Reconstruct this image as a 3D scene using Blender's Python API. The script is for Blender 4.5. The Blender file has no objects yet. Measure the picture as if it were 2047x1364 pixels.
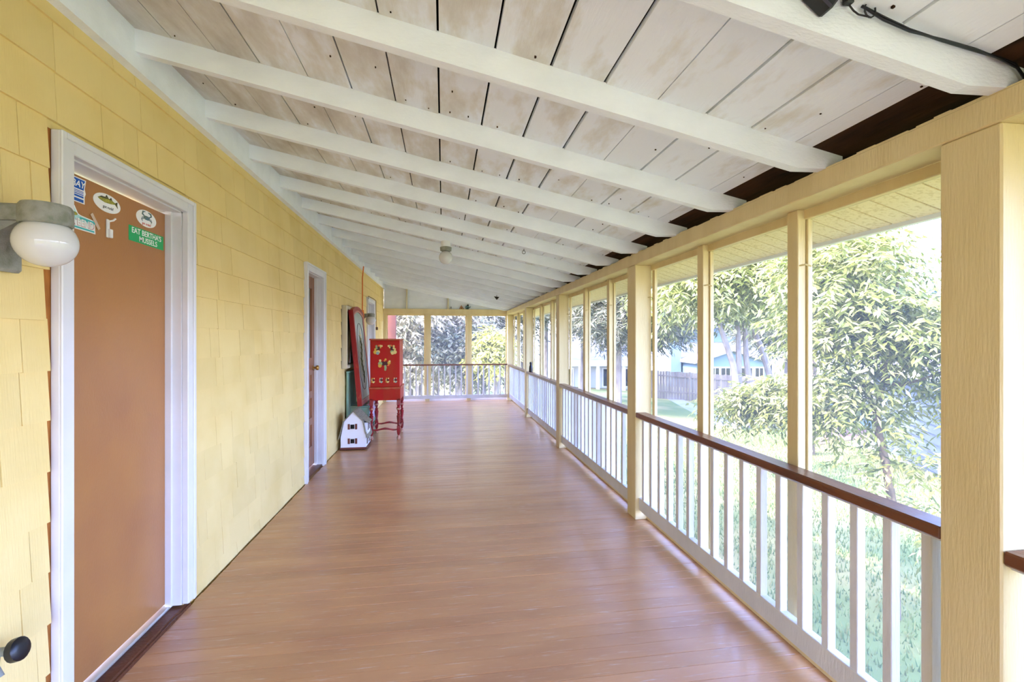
import bpy, math, random
import numpy as np
from mathutils import Vector, Matrix

R = math.radians
scene = bpy.context.scene
col = scene.collection
rnd = random.Random(7)

# ------------------------------------------------------------------ camera
F_PX, CAM_H = 920.0, 1.45
YAW = math.atan((1023.5 - 886.0) / F_PX)
cd = bpy.data.cameras.new('camera')
cam = bpy.data.objects.new('camera', cd)
col.objects.link(cam)
cam.location = (0, 0, CAM_H)
cam.rotation_euler = (R(90), 0, -YAW)
cd.sensor_width = 36.0
cd.lens = F_PX / 2047 * 36.0
cd.shift_y = -2.0 / 2047
cd.clip_start = 0.02
cd.clip_end = 500
scene.camera = cam

# ------------------------------------------------------------------ sky, sun, exposure
world = bpy.data.worlds.new('sky')
scene.world = world
world.use_nodes = True
wn = world.node_tree.nodes
bg = wn['Background']
sky = wn.new('ShaderNodeTexSky')
sky.sky_type = 'NISHITA'
sky.sun_disc = False
sky.sun_elevation = R(52)
sky.sun_rotation = R(-102)
sky.air_density = 1.0
sky.dust_density = 2.0
sky.ozone_density = 1.0
tint = wn.new('ShaderNodeVectorMath'); tint.operation = 'MULTIPLY'
tint.inputs[1].default_value = (1.0, 1.0, 1.46)
world.node_tree.links.new(sky.outputs['Color'], tint.inputs[0])
world.node_tree.links.new(tint.outputs[0], bg.inputs['Color'])
bg.inputs['Strength'].default_value = 0.40
sd = bpy.data.lights.new('sun', 'SUN')
sd.energy = 1.5
sd.angle = R(0.6)
sd.color = (1.0, 0.98, 0.97)
sun = bpy.data.objects.new('sun', sd)
col.objects.link(sun)
sun.location = (-12, -2, 14)
to_sun = Vector((math.sin(R(-102)) * math.cos(R(52)), math.cos(R(-102)) * math.cos(R(52)), math.sin(R(52))))
sun.rotation_euler = to_sun.to_track_quat('Z', 'Y').to_euler()
vs = scene.view_settings
vs.view_transform = 'Standard'
vs.look = 'None'
vs.gamma = 1.0
vs.use_curve_mapping = False
vs.exposure = 3.22


# ------------------------------------------------------------------ materials
def lin(c):
    return tuple((x / 255 / 12.92) if x / 255 <= 0.04045 else ((x / 255 + 0.055) / 1.055) ** 2.4 for x in c)


M = {}


def mat(name, c, rough=0.55, spec=0.35, c2=None, scale=(6, 6, 6), lo=0.4, hi=0.7, vary=0.0,
        bump=0.0, bscale=(60, 60, 60), metal=0.0, transl=None, island=None, coat=0.0, detail=4.0):
    m = bpy.data.materials.new(name)
    m.use_nodes = True
    nt = m.node_tree
    n, l = nt.nodes, nt.links
    b = n['Principled BSDF']
    b.inputs['Roughness'].default_value = rough
    b.inputs['Specular IOR Level'].default_value = spec
    b.inputs['Metallic'].default_value = metal
    b.inputs['Coat Weight'].default_value = coat
    a = (*lin(c), 1)
    geo = n.new('ShaderNodeNewGeometry')
    out = None
    if c2 is not None:
        mp = n.new('ShaderNodeVectorMath'); mp.operation = 'MULTIPLY'
        mp.inputs[1].default_value = scale
        l.new(geo.outputs['Position'], mp.inputs[0])
        no = n.new('ShaderNodeTexNoise'); no.inputs['Scale'].default_value = 1.0
        no.inputs['Detail'].default_value = detail
        l.new(mp.outputs[0], no.inputs['Vector'])
        rp = n.new('ShaderNodeValToRGB')
        rp.color_ramp.elements[0].position = lo
        rp.color_ramp.elements[0].color = a
        rp.color_ramp.elements[1].position = hi
        rp.color_ramp.elements[1].color = (*lin(c2), 1)
        l.new(no.outputs['Fac'], rp.inputs['Fac'])
        out = rp.outputs['Color']
    if island is not None:
        rp = n.new('ShaderNodeValToRGB')
        els = rp.color_ramp.elements
        els[0].color = (*lin(island[0]), 1)
        els[1].color = (*lin(island[-1]), 1)
        for i, cc in enumerate(island[1:-1]):
            e = els.new((i + 1) / (len(island) - 1)); e.color = (*lin(cc), 1)
        l.new(geo.outputs['Random Per Island'], rp.inputs['Fac'])
        out = rp.outputs['Color']
    if vary > 0:
        oi = n.new('ShaderNodeObjectInfo')
        mr = n.new('ShaderNodeMapRange')
        mr.inputs['To Min'].default_value = 1 - vary
        mr.inputs['To Max'].default_value = 1 + vary
        l.new(oi.outputs['Random'], mr.inputs['Value'])
        hs = n.new('ShaderNodeHueSaturation')
        l.new(mr.outputs[0], hs.inputs['Value'])
        if out is None:
            hs.inputs['Color'].default_value = a
        else:
            l.new(out, hs.inputs['Color'])
        out = hs.outputs['Color']
    if out is None:
        b.inputs['Base Color'].default_value = a
    else:
        l.new(out, b.inputs['Base Color'])
    if bump > 0:
        mp2 = n.new('ShaderNodeVectorMath'); mp2.operation = 'MULTIPLY'
        mp2.inputs[1].default_value = bscale
        l.new(geo.outputs['Position'], mp2.inputs[0])
        nb = n.new('ShaderNodeTexNoise'); nb.inputs['Scale'].default_value = 1.0
        nb.inputs['Detail'].default_value = 5
        l.new(mp2.outputs[0], nb.inputs['Vector'])
        bp = n.new('ShaderNodeBump'); bp.inputs['Strength'].default_value = bump
        bp.inputs['Distance'].default_value = 0.01
        l.new(nb.outputs['Fac'], bp.inputs['Height'])
        l.new(bp.outputs['Normal'], b.inputs['Normal'])
    if transl:
        tr = n.new('ShaderNodeBsdfTranslucent')
        if out is not None:
            l.new(out, tr.inputs['Color'])
        else:
            tr.inputs['Color'].default_value = a
        mx = n.new('ShaderNodeMixShader'); mx.inputs['Fac'].default_value = transl
        l.new(b.outputs[0], mx.inputs[1]); l.new(tr.outputs[0], mx.inputs[2])
        l.new(mx.outputs[0], n['Material Output'].inputs['Surface'])
    M[name] = m
    return m


mat('yellow_shingle', (236, 211, 146), 0.75, 0.2, c2=(230, 203, 134), scale=(3, 3, 3), vary=0.03, bump=0.2, bscale=(25, 200, 12))
mat('casing_tan', (216, 206, 174), 0.6, c2=(200, 188, 156), scale=(8, 8, 2))
mat('raw_cedar', (178, 116, 58), 0.85, 0.1, c2=(140, 84, 40), scale=(40, 40, 8))
mat('white_trim', (226, 224, 226), 0.4, 0.4, c2=(218, 217, 218), scale=(4, 4, 4))
mat('rafter_white', (242, 247, 255), 0.6, 0.3, c2=(235, 240, 248), scale=(5, 9, 9), bump=0.25, bscale=(60, 140, 140))
mat('cream_paint', (222, 204, 156), 0.5, 0.35, c2=(213, 193, 142), scale=(8, 8, 1.5), bump=0.22, bscale=(150, 150, 16))
mat('rail_white', (218, 218, 220), 0.5, 0.35, c2=(206, 206, 208), scale=(6, 6, 3), bump=0.2, bscale=(120, 120, 20))
mat('rail_cap_brown', (118, 66, 34), 0.28, 0.5, c2=(84, 44, 24), scale=(10, 2, 10), bump=0.2, bscale=(60, 12, 60))
mat('dark_bare_wood', (66, 42, 24), 0.85, 0.15, c2=(34, 22, 14), scale=(20, 3, 20), bump=0.4, bscale=(50, 8, 50))  # real bare wood; also colours the painted shadow strip by the box-framed window
mat('roof_felt', (22, 18, 15), 0.95, 0.1)
mat('door_brown', (176, 122, 70), 0.3, 0.5, c2=(166, 112, 68), scale=(3, 3, 2), bump=0.08, bscale=(90, 120, 60))
mat('door_brown_wood', (150, 98, 66), 0.35, 0.45, c2=(132, 84, 56), scale=(20, 20, 3))
mat('sill_brown', (96, 52, 32), 0.35, 0.45, c2=(70, 38, 24), scale=(12, 3, 12), bump=0.2)
mat('threshold_metal', (205, 205, 200), 0.4, 0.5, metal=0.6)
mat('cast_grey', (150, 150, 142), 0.6, 0.4, c2=(120, 124, 110), scale=(30, 30, 30), bump=0.3, bscale=(200, 200, 200))
mat('opal_glass', (212, 212, 211), 0.08, 0.5, coat=0.4)
mat('white_plastic', (240, 240, 240), 0.4)
mat('black_plastic', (18, 18, 24), 0.35, 0.5)
mat('dark_brown_metal', (30, 24, 18), 0.6)
mat('brass', (190, 150, 80), 0.3, 0.5, metal=1.0)
mat('blue_print', (24, 92, 190), 0.35)
mat('teal_print', (70, 186, 190), 0.35)
mat('pale_teal_print', (176, 224, 226), 0.35)
mat('green_print', (36, 172, 104), 0.35)
mat('white_print', (246, 246, 246), 0.35)
mat('fish_olive', (176, 168, 60), 0.4, c2=(110, 118, 60), scale=(90, 90, 90))
mat('fish_dark', (70, 70, 58), 0.4)
mat('crab_blue', (86, 118, 140), 0.4, c2=(120, 130, 96), scale=(80, 80, 80))
mat('red_print', (196, 70, 60), 0.4)
mat('lettering_pink', (196, 120, 120), 0.4)
mat('tape', (214, 190, 168), 0.3, 0.5)
mat('chest_red', (176, 12, 2), 0.45, 0.25, c2=(160, 52, 8), scale=(6, 6, 1.6), lo=0.42, hi=0.75, bump=0.1, bscale=(40, 40, 8))
mat('chest_edge', (170, 92, 54), 0.45, c2=(190, 40, 30), scale=(14, 14, 14))
mat('leg_red', (158, 24, 34), 0.35, 0.45, c2=(120, 40, 30), scale=(20, 20, 12))
mat('leg_worn', (206, 170, 140), 0.5, c2=(170, 70, 60), scale=(40, 40, 40))
mat('paint_ochre', (214, 170, 60), 0.5)
mat('paint_cream', (228, 206, 130), 0.5)
mat('paint_sage', (150, 168, 110), 0.5)
mat('paint_dark', (70, 20, 14), 0.5)
mat('paint_bluegrey', (150, 170, 160), 0.5)
mat('paint_orange', (226, 110, 50), 0.5)
mat('panel_red', (150, 8, 6), 0.4, 0.4, c2=(196, 80, 36), scale=(20, 20, 7), lo=0.6, hi=0.72)
mat('panel_rose', (196, 130, 110), 0.5)
mat('panel_green', (150, 166, 144), 0.4, c2=(192, 198, 196), scale=(1.2, 1.2, 1.2), lo=0.35, hi=0.65)
mat('panel_line', (74, 78, 70), 0.5)
mat('stem_green', (96, 104, 46), 0.5)
mat('dark_glass', (16, 20, 26), 0.06, 0.6)
mat('grey_glass', (150, 158, 158), 0.1, 0.6)
mat('teal_crate', (128, 168, 154), 0.6, c2=(142, 150, 112), scale=(8, 8, 3))
mat('lilac_cloth', (196, 178, 206), 0.8, c2=(236, 224, 226), scale=(14, 14, 14))
mat('blue_cloth', (40, 92, 180), 0.7)
mat('dollhouse_white', (240, 240, 246), 0.55, 0.3)
mat('dollhouse_roof', (150, 142, 122), 0.8, 0.2, c2=(126, 118, 100), scale=(40, 40, 40))
mat('dollhouse_brown', (106, 54, 44), 0.5)
mat('orange_cord', (226, 126, 62), 0.5)
mat('brown_cord', (96, 62, 44), 0.5)
mat('green_cord', (60, 110, 84), 0.4)
mat('redwood', (140, 84, 66), 0.7, c2=(118, 66, 54), scale=(10, 10, 2))
mat('soffit_vinyl', (248, 228, 176), 0.55, 0.3, c2=(226, 202, 146), scale=(60, 60, 60), lo=0.5, hi=0.68)
mat('soffit_joint', (150, 112, 60), 0.8)
mat('fascia_white', (224, 226, 218), 0.5)
mat('bird_teal', (76, 120, 132), 0.3, 0.5)
mat('birdhouse_wood', (186, 140, 96), 0.7)
mat('bark', (112, 98, 76), 0.9, 0.1, c2=(78, 66, 50), scale=(20, 20, 5), bump=0.6, bscale=(40, 40, 12))
mat('bark_grey', (134, 126, 116), 0.9, 0.1, c2=(104, 96, 88), scale=(8, 8, 3))
mat('concrete', (150, 148, 148), 0.9, 0.1, c2=(136, 134, 132), scale=(2, 2, 2))
mat('mulch', (128, 100, 84), 0.95, 0.05, c2=(92, 72, 66), scale=(9, 9, 9))
mat('fence_wood', (132, 122, 108), 0.9, 0.1, c2=(108, 98, 88), scale=(4, 4, 1))
mat('siding_white', (190, 192, 194), 0.7, 0.2)
mat('siding_blue', (104, 124, 132), 0.7, 0.2, vary=0.03)
mat('siding_garage', (92, 100, 104), 0.7, 0.2, vary=0.14)
mat('roof_grey', (128, 128, 132), 0.9, 0.1, c2=(108, 108, 114), scale=(3, 3, 3))
mat('roof_lilac', (150, 142, 152), 0.9, 0.1, c2=(132, 126, 136), scale=(4, 4, 4))
mat('leaf_bright', (120, 140, 50), 0.42, 0.4, island=[(88, 98, 40), (124, 132, 56), (158, 160, 80), (206, 202, 142)], transl=0.4)
mat('leaf_mid', (90, 110, 50), 0.42, 0.4, island=[(80, 90, 50), (116, 122, 70), (166, 164, 112)], transl=0.3)
mat('leaf_dark', (70, 90, 60), 0.5, 0.4, island=[(74, 84, 60), (112, 114, 86), (160, 154, 124)], transl=0.4)
mat('leaf_blue', (60, 90, 80), 0.5, 0.3, island=[(52, 82, 78), (76, 108, 100), (104, 128, 116)], transl=0.2)
mat('leaf_yellow', (180, 180, 70), 0.5, 0.3, island=[(160, 162, 66), (190, 188, 92), (208, 204, 130)], transl=0.35)
mat('leaf_end', (120, 128, 100), 0.5, 0.4, island=[(120, 126, 90), (176, 168, 134), (220, 208, 178), (240, 230, 212)], transl=0.5)
mat('grass_blade', (110, 130, 50), 0.7, 0.2, island=[(78, 104, 56), (112, 128, 66), (154, 148, 86)], transl=0.3)
mat('lawn', (104, 116, 62), 0.95, 0.1, c2=(150, 140, 86), scale=(0.55, 0.55, 0.55), lo=0.42, hi=0.62)


def floor_material():
    m = bpy.data.materials.new('floor_paint'); m.use_nodes = True
    n, l = m.node_tree.nodes, m.node_tree.links
    b = n['Principled BSDF']
    geo = n.new('ShaderNodeNewGeometry')

    def noise(scale, detail=5, rough=0.55):
        v = n.new('ShaderNodeVectorMath'); v.operation = 'MULTIPLY'; v.inputs[1].default_value = scale
        l.new(geo.outputs['Position'], v.inputs[0])
        t = n.new('ShaderNodeTexNoise'); t.inputs['Scale'].default_value = 1
        t.inputs['Detail'].default_value = detail; t.inputs['Roughness'].default_value = rough
        l.new(v.outputs[0], t.inputs['Vector'])
        return t.outputs['Fac']

    def ramp(src, p0, c0, p1, c1):
        r = n.new('ShaderNodeValToRGB')
        r.color_ramp.elements[0].position = p0; r.color_ramp.elements[0].color = c0
        r.color_ramp.elements[1].position = p1; r.color_ramp.elements[1].color = c1
        l.new(src, r.inputs['Fac'])
        return r.outputs['Color']
    base = ramp(noise((1.2, 4, 1)), 0.35, (*lin((200, 150, 102)), 1), 0.7, (*lin((180, 130, 90)), 1))
    oi = n.new('ShaderNodeObjectInfo')
    mr = n.new('ShaderNodeMapRange'); mr.inputs['To Min'].default_value = 0.94; mr.inputs['To Max'].default_value = 1.06
    l.new(oi.outputs['Random'], mr.inputs['Value'])
    hs = n.new('ShaderNodeHueSaturation')
    l.new(mr.outputs[0], hs.inputs['Value']); l.new(base, hs.inputs['Color'])
    wear = ramp(noise((5, 70, 1), 6, 0.65), 0.58, (0, 0, 0, 1), 0.74, (1, 1, 1, 1))
    mx = n.new('ShaderNodeMix'); mx.data_type = 'RGBA'
    l.new(wear, mx.inputs['Factor']); l.new(hs.outputs['Color'], mx.inputs['A'])
    mx.inputs['B'].default_value = (*lin((206, 184, 166)), 1)
    l.new(mx.outputs['Result'], b.inputs['Base Color'])
    rr = n.new('ShaderNodeMapRange')
    rr.inputs['To Min'].default_value = 0.22; rr.inputs['To Max'].default_value = 0.46
    l.new(noise((2, 20, 1)), rr.inputs['Value']); l.new(rr.outputs[0], b.inputs['Roughness'])
    b.inputs['Specular IOR Level'].default_value = 0.7
    b.inputs['Coat Weight'].default_value = 0.35
    b.inputs['Coat Roughness'].default_value = 0.22
    bp = n.new('ShaderNodeBump'); bp.inputs['Strength'].default_value = 0.18; bp.inputs['Distance'].default_value = 0.008
    l.new(noise((14, 90, 1)), bp.inputs['Height']); l.new(bp.outputs[0], b.inputs['Normal'])
    M['floor_paint'] = m


def ceiling_material():
    m = bpy.data.materials.new('ceiling_whitewash'); m.use_nodes = True
    n, l = m.node_tree.nodes, m.node_tree.links
    b = n['Principled BSDF']; b.inputs['Roughness'].default_value = 0.8
    b.inputs['Specular IOR Level'].default_value = 0.15
    geo = n.new('ShaderNodeNewGeometry')
    oi = n.new('ShaderNodeObjectInfo')

    def noise(scale, detail=6, rough=0.6):
        v = n.new('ShaderNodeVectorMath'); v.operation = 'MULTIPLY'; v.inputs[1].default_value = scale
        l.new(geo.outputs['Position'], v.inputs[0])
        t = n.new('ShaderNodeTexNoise'); t.inputs['Scale'].default_value = 1
        t.inputs['Detail'].default_value = detail; t.inputs['Roughness'].default_value = rough
        l.new(v.outputs[0], t.inputs['Vector'])
        return t.outputs['Fac']
    # brown weathering that has come through the thin paint, strongest on the boards by the house
    sep = n.new('ShaderNodeSeparateXYZ'); l.new(geo.outputs['Position'], sep.inputs[0])
    g = n.new('ShaderNodeMapRange')
    g.inputs['From Min'].default_value = -1.3; g.inputs['From Max'].default_value = 1.0
    g.inputs['To Min'].default_value = 0.17; g.inputs['To Max'].default_value = -0.06
    l.new(sep.outputs['X'], g.inputs['Value'])
    ad = n.new('ShaderNodeMath'); ad.operation = 'ADD'
    l.new(noise((7, 2.6, 7)), ad.inputs[0]); l.new(g.outputs[0], ad.inputs[1])
    rp = n.new('ShaderNodeValToRGB')
    e = rp.color_ramp.elements
    e[0].position = 0.46; e[0].color = (*lin((240, 245, 254)), 1)
    e[1].position = 0.82; e[1].color = (*lin((200, 194, 186)), 1)
    k = e.new(0.6); k.color = (*lin((224, 223, 220)), 1)
    l.new(ad.outputs[0], rp.inputs['Fac'])
    mr = n.new('ShaderNodeMapRange'); mr.inputs['To Min'].default_value = 0.96; mr.inputs['To Max'].default_value = 1.03
    l.new(oi.outputs['Random'], mr.inputs['Value'])
    hs = n.new('ShaderNodeHueSaturation'); l.new(mr.outputs[0], hs.inputs['Value']); l.new(rp.outputs['Color'], hs.inputs['Color'])
    l.new(hs.outputs['Color'], b.inputs['Base Color'])
    bp = n.new('ShaderNodeBump'); bp.inputs['Strength'].default_value = 0.35; bp.inputs['Distance'].default_value = 0.006
    l.new(noise((90, 12, 90)), bp.inputs['Height']); l.new(bp.outputs[0], b.inputs['Normal'])
    M['ceiling_whitewash'] = m


def screen_material():
    m = bpy.data.materials.new('insect_screen'); m.use_nodes = True
    n, l = m.node_tree.nodes, m.node_tree.links
    b = n['Principled BSDF']
    b.inputs['Base Color'].default_value = (*lin((150, 152, 156)), 1)
    b.inputs['Roughness'].default_value = 0.9
    b.inputs['Specular IOR Level'].default_value = 0.0
    t = n.new('ShaderNodeBsdfTransparent')
    mx = n.new('ShaderNodeMixShader'); mx.inputs['Fac'].default_value = 0.2
    tl = n.new('ShaderNodeBsdfTranslucent'); tl.inputs['Color'].default_value = (*lin((150, 152, 156)), 1)
    m2 = n.new('ShaderNodeMixShader'); m2.inputs['Fac'].default_value = 0.5
    l.new(b.outputs[0], m2.inputs[1]); l.new(tl.outputs[0], m2.inputs[2])
    l.new(t.outputs[0], mx.inputs[1]); l.new(m2.outputs[0], mx.inputs[2])
    l.new(mx.outputs[0], n['Material Output'].inputs['Surface'])
    M['insect_screen'] = m


floor_material(); ceiling_material(); screen_material()


# ------------------------------------------------------------------ mesh helpers
class MB:
    def __init__(self):
        self.v, self.f, self.m = [], [], []
        self.slot = 0

    def _add(self, vs_, fs):
        o = len(self.v)
        self.v += [tuple(p) for p in vs_]
        self.f += [tuple(i + o for i in q) for q in fs]
        self.m += [self.slot] * len(fs)
        return self

    def box(self, x0, x1, y0, y1, z0, z1):
        p = [(x0, y0, z0), (x1, y0, z0), (x1, y1, z0), (x0, y1, z0), (x0, y0, z1), (x1, y0, z1), (x1, y1, z1), (x0, y1, z1)]
        return self._add(p, [(0, 3, 2, 1), (4, 5, 6, 7), (0, 1, 5, 4), (1, 2, 6, 5), (2, 3, 7, 6), (3, 0, 4, 7)])

    def bbox(self, x0, x1, y0, y1, z0, z1, r=0.004):
        """box with chamfered edges"""
        xs, ys, zs = (x0, x1), (y0, y1), (z0, z1)
        v, idx = [], {}
        for i in (0, 1):
            for j in (0, 1):
                for k in (0, 1):
                    sx, sy, sz = (r if i == 0 else -r), (r if j == 0 else -r), (r if k == 0 else -r)
                    for a, p in enumerate(((xs[i], ys[j] + sy, zs[k] + sz), (xs[i] + sx, ys[j], zs[k] + sz), (xs[i] + sx, ys[j] + sy, zs[k]))):
                        idx[(i, j, k, a)] = len(v); v.append(p)
        f = []
        for i in (0, 1):
            q = [idx[(i, 0, 0, 0)], idx[(i, 1, 0, 0)], idx[(i, 1, 1, 0)], idx[(i, 0, 1, 0)]]
            f.append(tuple(q if i else q[::-1]))
            q = [idx[(0, i, 0, 1)], idx[(1, i, 0, 1)], idx[(1, i, 1, 1)], idx[(0, i, 1, 1)]]
            f.append(tuple(q[::-1] if i else q))
            q = [idx[(0, 0, i, 2)], idx[(1, 0, i, 2)], idx[(1, 1, i, 2)], idx[(0, 1, i, 2)]]
            f.append(tuple(q if i else q[::-1]))
        for i in (0, 1):
            for j in (0, 1):
                f.append((idx[(i, j, 0, 0)], idx[(i, j, 1, 0)], idx[(i, j, 1, 1)], idx[(i, j, 0, 1)]))
                f.append((idx[(i, 0, j, 0)], idx[(i, 1, j, 0)], idx[(i, 1, j, 2)], idx[(i, 0, j, 2)]))
                f.append((idx[(0, i, j, 1)], idx[(1, i, j, 1)], idx[(1, i, j, 2)], idx[(0, i, j, 2)]))
                for k in (0, 1):
                    f.append((idx[(i, j, k, 0)], idx[(i, j, k, 1)], idx[(i, j, k, 2)]))
        return self._add(v, f)

    def prism(self, pts, axis, a, b):
        """pts: 2-D outline; extruded along axis from a to b. axis y: pts (x,z); axis x: (y,z); axis z: (x,y)"""
        def P(p, t):
            return {'y': (p[0], t, p[1]), 'x': (t, p[0], p[1]), 'z': (p[0], p[1], t)}[axis]
        n = len(pts)
        area = sum(pts[i][0] * pts[(i + 1) % n][1] - pts[(i + 1) % n][0] * pts[i][1] for i in range(n))
        if (area > 0) == (axis == 'y'):
            pts = list(pts)[::-1]
        if a > b:
            a, b = b, a
        v = [P(p, a) for p in pts] + [P(p, b) for p in pts]
        f = [tuple(range(n))[::-1], tuple(range(n, 2 * n))]
        f += [(i, (i + 1) % n, n + (i + 1) % n, n + i) for i in range(n)]
        return self._add(v, f)

    def tube(self, path, rad, seg=8):
        path = [Vector(p) for p in path]
        if not hasattr(rad, '__len__'):
            rad = [rad] * len(path)
        v, f = [], []
        ref = Vector((0.31, 0.52, 0.79))
        for i, p in enumerate(path):
            d = (path[min(i + 1, len(path) - 1)] - path[max(i - 1, 0)]).normalized()
            s = d.cross(ref)
            if s.length < 1e-3:
                s = d.cross(Vector((1, 0, 0)))
            s.normalize(); t = d.cross(s)
            for k in range(seg):
                a = 2 * math.pi * k / seg
                v.append(p + (s * math.cos(a) + t * math.sin(a)) * rad[i])
        for i in range(len(path) - 1):
            for k in range(seg):
                f.append((i * seg + k, i * seg + (k + 1) % seg, (i + 1) * seg + (k + 1) % seg, (i + 1) * seg + k))
        f.append(tuple(range(seg))[::-1]); f.append(tuple((len(path) - 1) * seg + k for k in range(seg)))
        return self._add(v, f)

    def lathe(self, prof, c=(0, 0, 0), seg=20):
        """prof: (radius, z) from bottom to top"""
        v, f = [], []
        n = len(prof)
        for r, z in prof:
            for k in range(seg):
                a = 2 * math.pi * k / seg
                v.append((c[0] + r * math.cos(a), c[1] + r * math.sin(a), c[2] + z))
        for i in range(n - 1):
            for k in range(seg):
                f.append((i * seg + k, i * seg + (k + 1) % seg, (i + 1) * seg + (k + 1) % seg, (i + 1) * seg + k))
        f.append(tuple(range(seg))[::-1]); f.append(tuple((n - 1) * seg + k for k in range(seg)))
        return self._add(v, f)

    def sphere(self, c, r, rz=None, seg=20, rings=12, z_lo=-1.0, z_hi=1.0):
        rz = rz or r
        prof = []
        for i in range(rings + 1):
            z = -math.cos(math.pi * i / rings)
            z = max(z_lo, min(z_hi, z))
            prof.append((max(1e-4, r * math.sqrt(max(0, 1 - z * z))), rz * z))
        return self.lathe(prof, c, seg)

    def quad(self, a, b, c_, d):
        return self._add([a, b, c_, d], [(0, 1, 2, 3)])

    def data(self, name, mats, smooth=False):
        me = bpy.data.meshes.new(name)
        me.from_pydata(self.v, [], self.f)
        for m_ in (mats if isinstance(mats, (list, tuple)) else [mats]):
            me.materials.append(M[m_])
        me.polygons.foreach_set('material_index', self.m)
        if smooth:
            me.polygons.foreach_set('use_smooth', [True] * len(me.polygons))
            try:
                me.set_sharp_from_angle(angle=R(40))
            except Exception:
                pass
        me.update()
        return me

    def build(self, name, mats, parent=None, smooth=False):
        return link(name, self.data(name, mats, smooth), parent)


def link(name, data, parent=None):
    o = bpy.data.objects.new(name, data)
    col.objects.link(o)
    if parent is not None:
        o.parent = parent
    return o


def tag(o, label=None, cat=None, group=None, kind=None):
    if label: o['label'] = label
    if cat: o['category'] = cat
    if group: o['group'] = group
    if kind: o['kind'] = kind
    return o


def empty(name, loc=(0, 0, 0), rz=0.0):
    o = bpy.data.objects.new(name, None)
    o.empty_display_size = 0.1
    col.objects.link(o)
    o.location = loc
    o.rotation_euler = (0, 0, rz)
    return o


def np_mesh(name, verts, nper, matname, parent=None):
    """verts (N*nper,3): one n-gon per nper verts"""
    me = bpy.data.meshes.new(name)
    nv = len(verts); nf = nv // nper
    me.vertices.add(nv); me.vertices.foreach_set('co', verts.astype(np.float32).ravel())
    me.loops.add(nv); me.loops.foreach_set('vertex_index', np.arange(nv, dtype=np.int32))
    me.polygons.add(nf)
    me.polygons.foreach_set('loop_start', np.arange(0, nv, nper, dtype=np.int32))
    me.materials.append(M[matname])
    me.update(calc_edges=True)
    me.validate()
    return link(name, me, parent)


def text(body, size, matname, name, parent, mtx, extrude=0.0004, shear=0.0, sx=1.0):
    cu = bpy.data.curves.new(name, 'FONT')
    cu.body = body; cu.size = size; cu.extrude = extrude
    cu.align_x = 'CENTER'; cu.align_y = 'CENTER'; cu.shear = shear
    cu.offset = size * 0.012
    cu.resolution_u = 3
    tmp = bpy.data.objects.new(name + '_tmp', cu)
    col.objects.link(tmp)
    dg = bpy.context.evaluated_depsgraph_get()
    me = bpy.data.meshes.new_from_object(tmp.evaluated_get(dg))
    bpy.data.objects.remove(tmp); bpy.data.curves.remove(cu)
    me.transform(Matrix.Diagonal((sx, 1, 1, 1)))
    me.transform(mtx)
    me.materials.clear(); me.materials.append(M[matname])
    return link(name, me, parent)


W = -1.375           # face of the house wall
RX = 1.53            # inner face of the posts and the rail
Y0, Y1 = -3.90, 11.05
CZ0, CM = 2.82, 0.2128


def zc(x):
    return CZ0 - CM * (x + 1.34)


def gz(x, y):
    return -1.0 - 0.055 * min(max(x - 2.0, 0), 40) - 0.012 * max(y - 9, 0)


CY, SY = math.cos(YAW), math.sin(YAW)


def at(px, py, d):
    """world point seen at a photo pixel at depth d along the camera axis"""
    u, v = (px - 1023.5) / F_PX, (680 - py) / F_PX
    return Vector(((CY * u + SY) * d, (CY - SY * u) * d, CAM_H + v * d))


# ================================================================== FLOOR
floor_o = MB().box(W + 0.01, 1.68, Y0, Y1 + 0.1, -0.24, -0.034).build('floor', 'dark_bare_wood')
tag(floor_o, 'brown painted porch floor of narrow boards', kind='structure')
bw = 0.088
L_ = 1.68 - (W + 0.01)
prof = [(0.0005, -0.03), (bw - 0.0005, -0.03), (bw - 0.0005, -0.0015), (bw - 0.0025, 0.0), (0.0025, 0.0), (0.0005, -0.0015)]
bm_ = MB().prism(prof, 'x', 0, L_).data('floor_board', 'floor_paint')
i = 0
y = Y0
while y < Y1 + 0.02:
    o = link('floor_board', bm_, floor_o)
    o.location = (W + 0.01 + rnd.uniform(-0.003, 0.003), y, rnd.uniform(-0.0006, 0.0006))
    y += bw

# ================================================================== LEFT WALL WITH SHINGLES
OPEN = [(1.866, 2.772, 0.0, 2.205), (4.875, 5.635, 0.0, 2.24), (8.66, 9.57, 0.0, 2.235)]   # doors (trim outline)
WIN = (6.61, 7.50, 1.05, 1.93)
back = MB()
ys = [Y0]
for a, b, _, _ in OPEN:
    ys += [a + 0.05, b - 0.05]
ys += [Y1 + 0.15]
for k in range(0, len(ys), 2):
    back.box(W - 0.30, W - 0.014, ys[k], ys[k + 1], -0.24, 2.70)
for a, b, _, h in OPEN:
    back.box(W - 0.30, W - 0.014, a + 0.05, b - 0.05, h - 0.05, 2.70)
wall_l = back.build('wall_left', 'yellow_shingle')
tag(wall_l, 'yellow painted shingle wall of the house', kind='structure')
CH = 0.1785
sh_prof = [(0.0, 0.0), (0.013, 0.0), (0.0035, 1.0), (0.0, 1.0)]      # (x, z) wedge, butt end proud
u1 = MB(); u1.prism(sh_prof, 'y', 0, 1)
sh_plain = u1.data('shingle', 'yellow_shingle')
u2 = MB(); u2.prism(sh_prof, 'y', 0, 1)
sh_raw = u2.data('shingle_cut_edge', ['yellow_shingle', 'raw_cedar'])
for p in sh_raw.polygons:
    if p.center.y > 0.99:
        p.material_index = 1
shingles = []
zrow = 2.235 - CH * 12
rows = []
while zrow < 2.66:
    rows.append(zrow); zrow += CH
rows.insert(0, rows[0] - CH)
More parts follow.
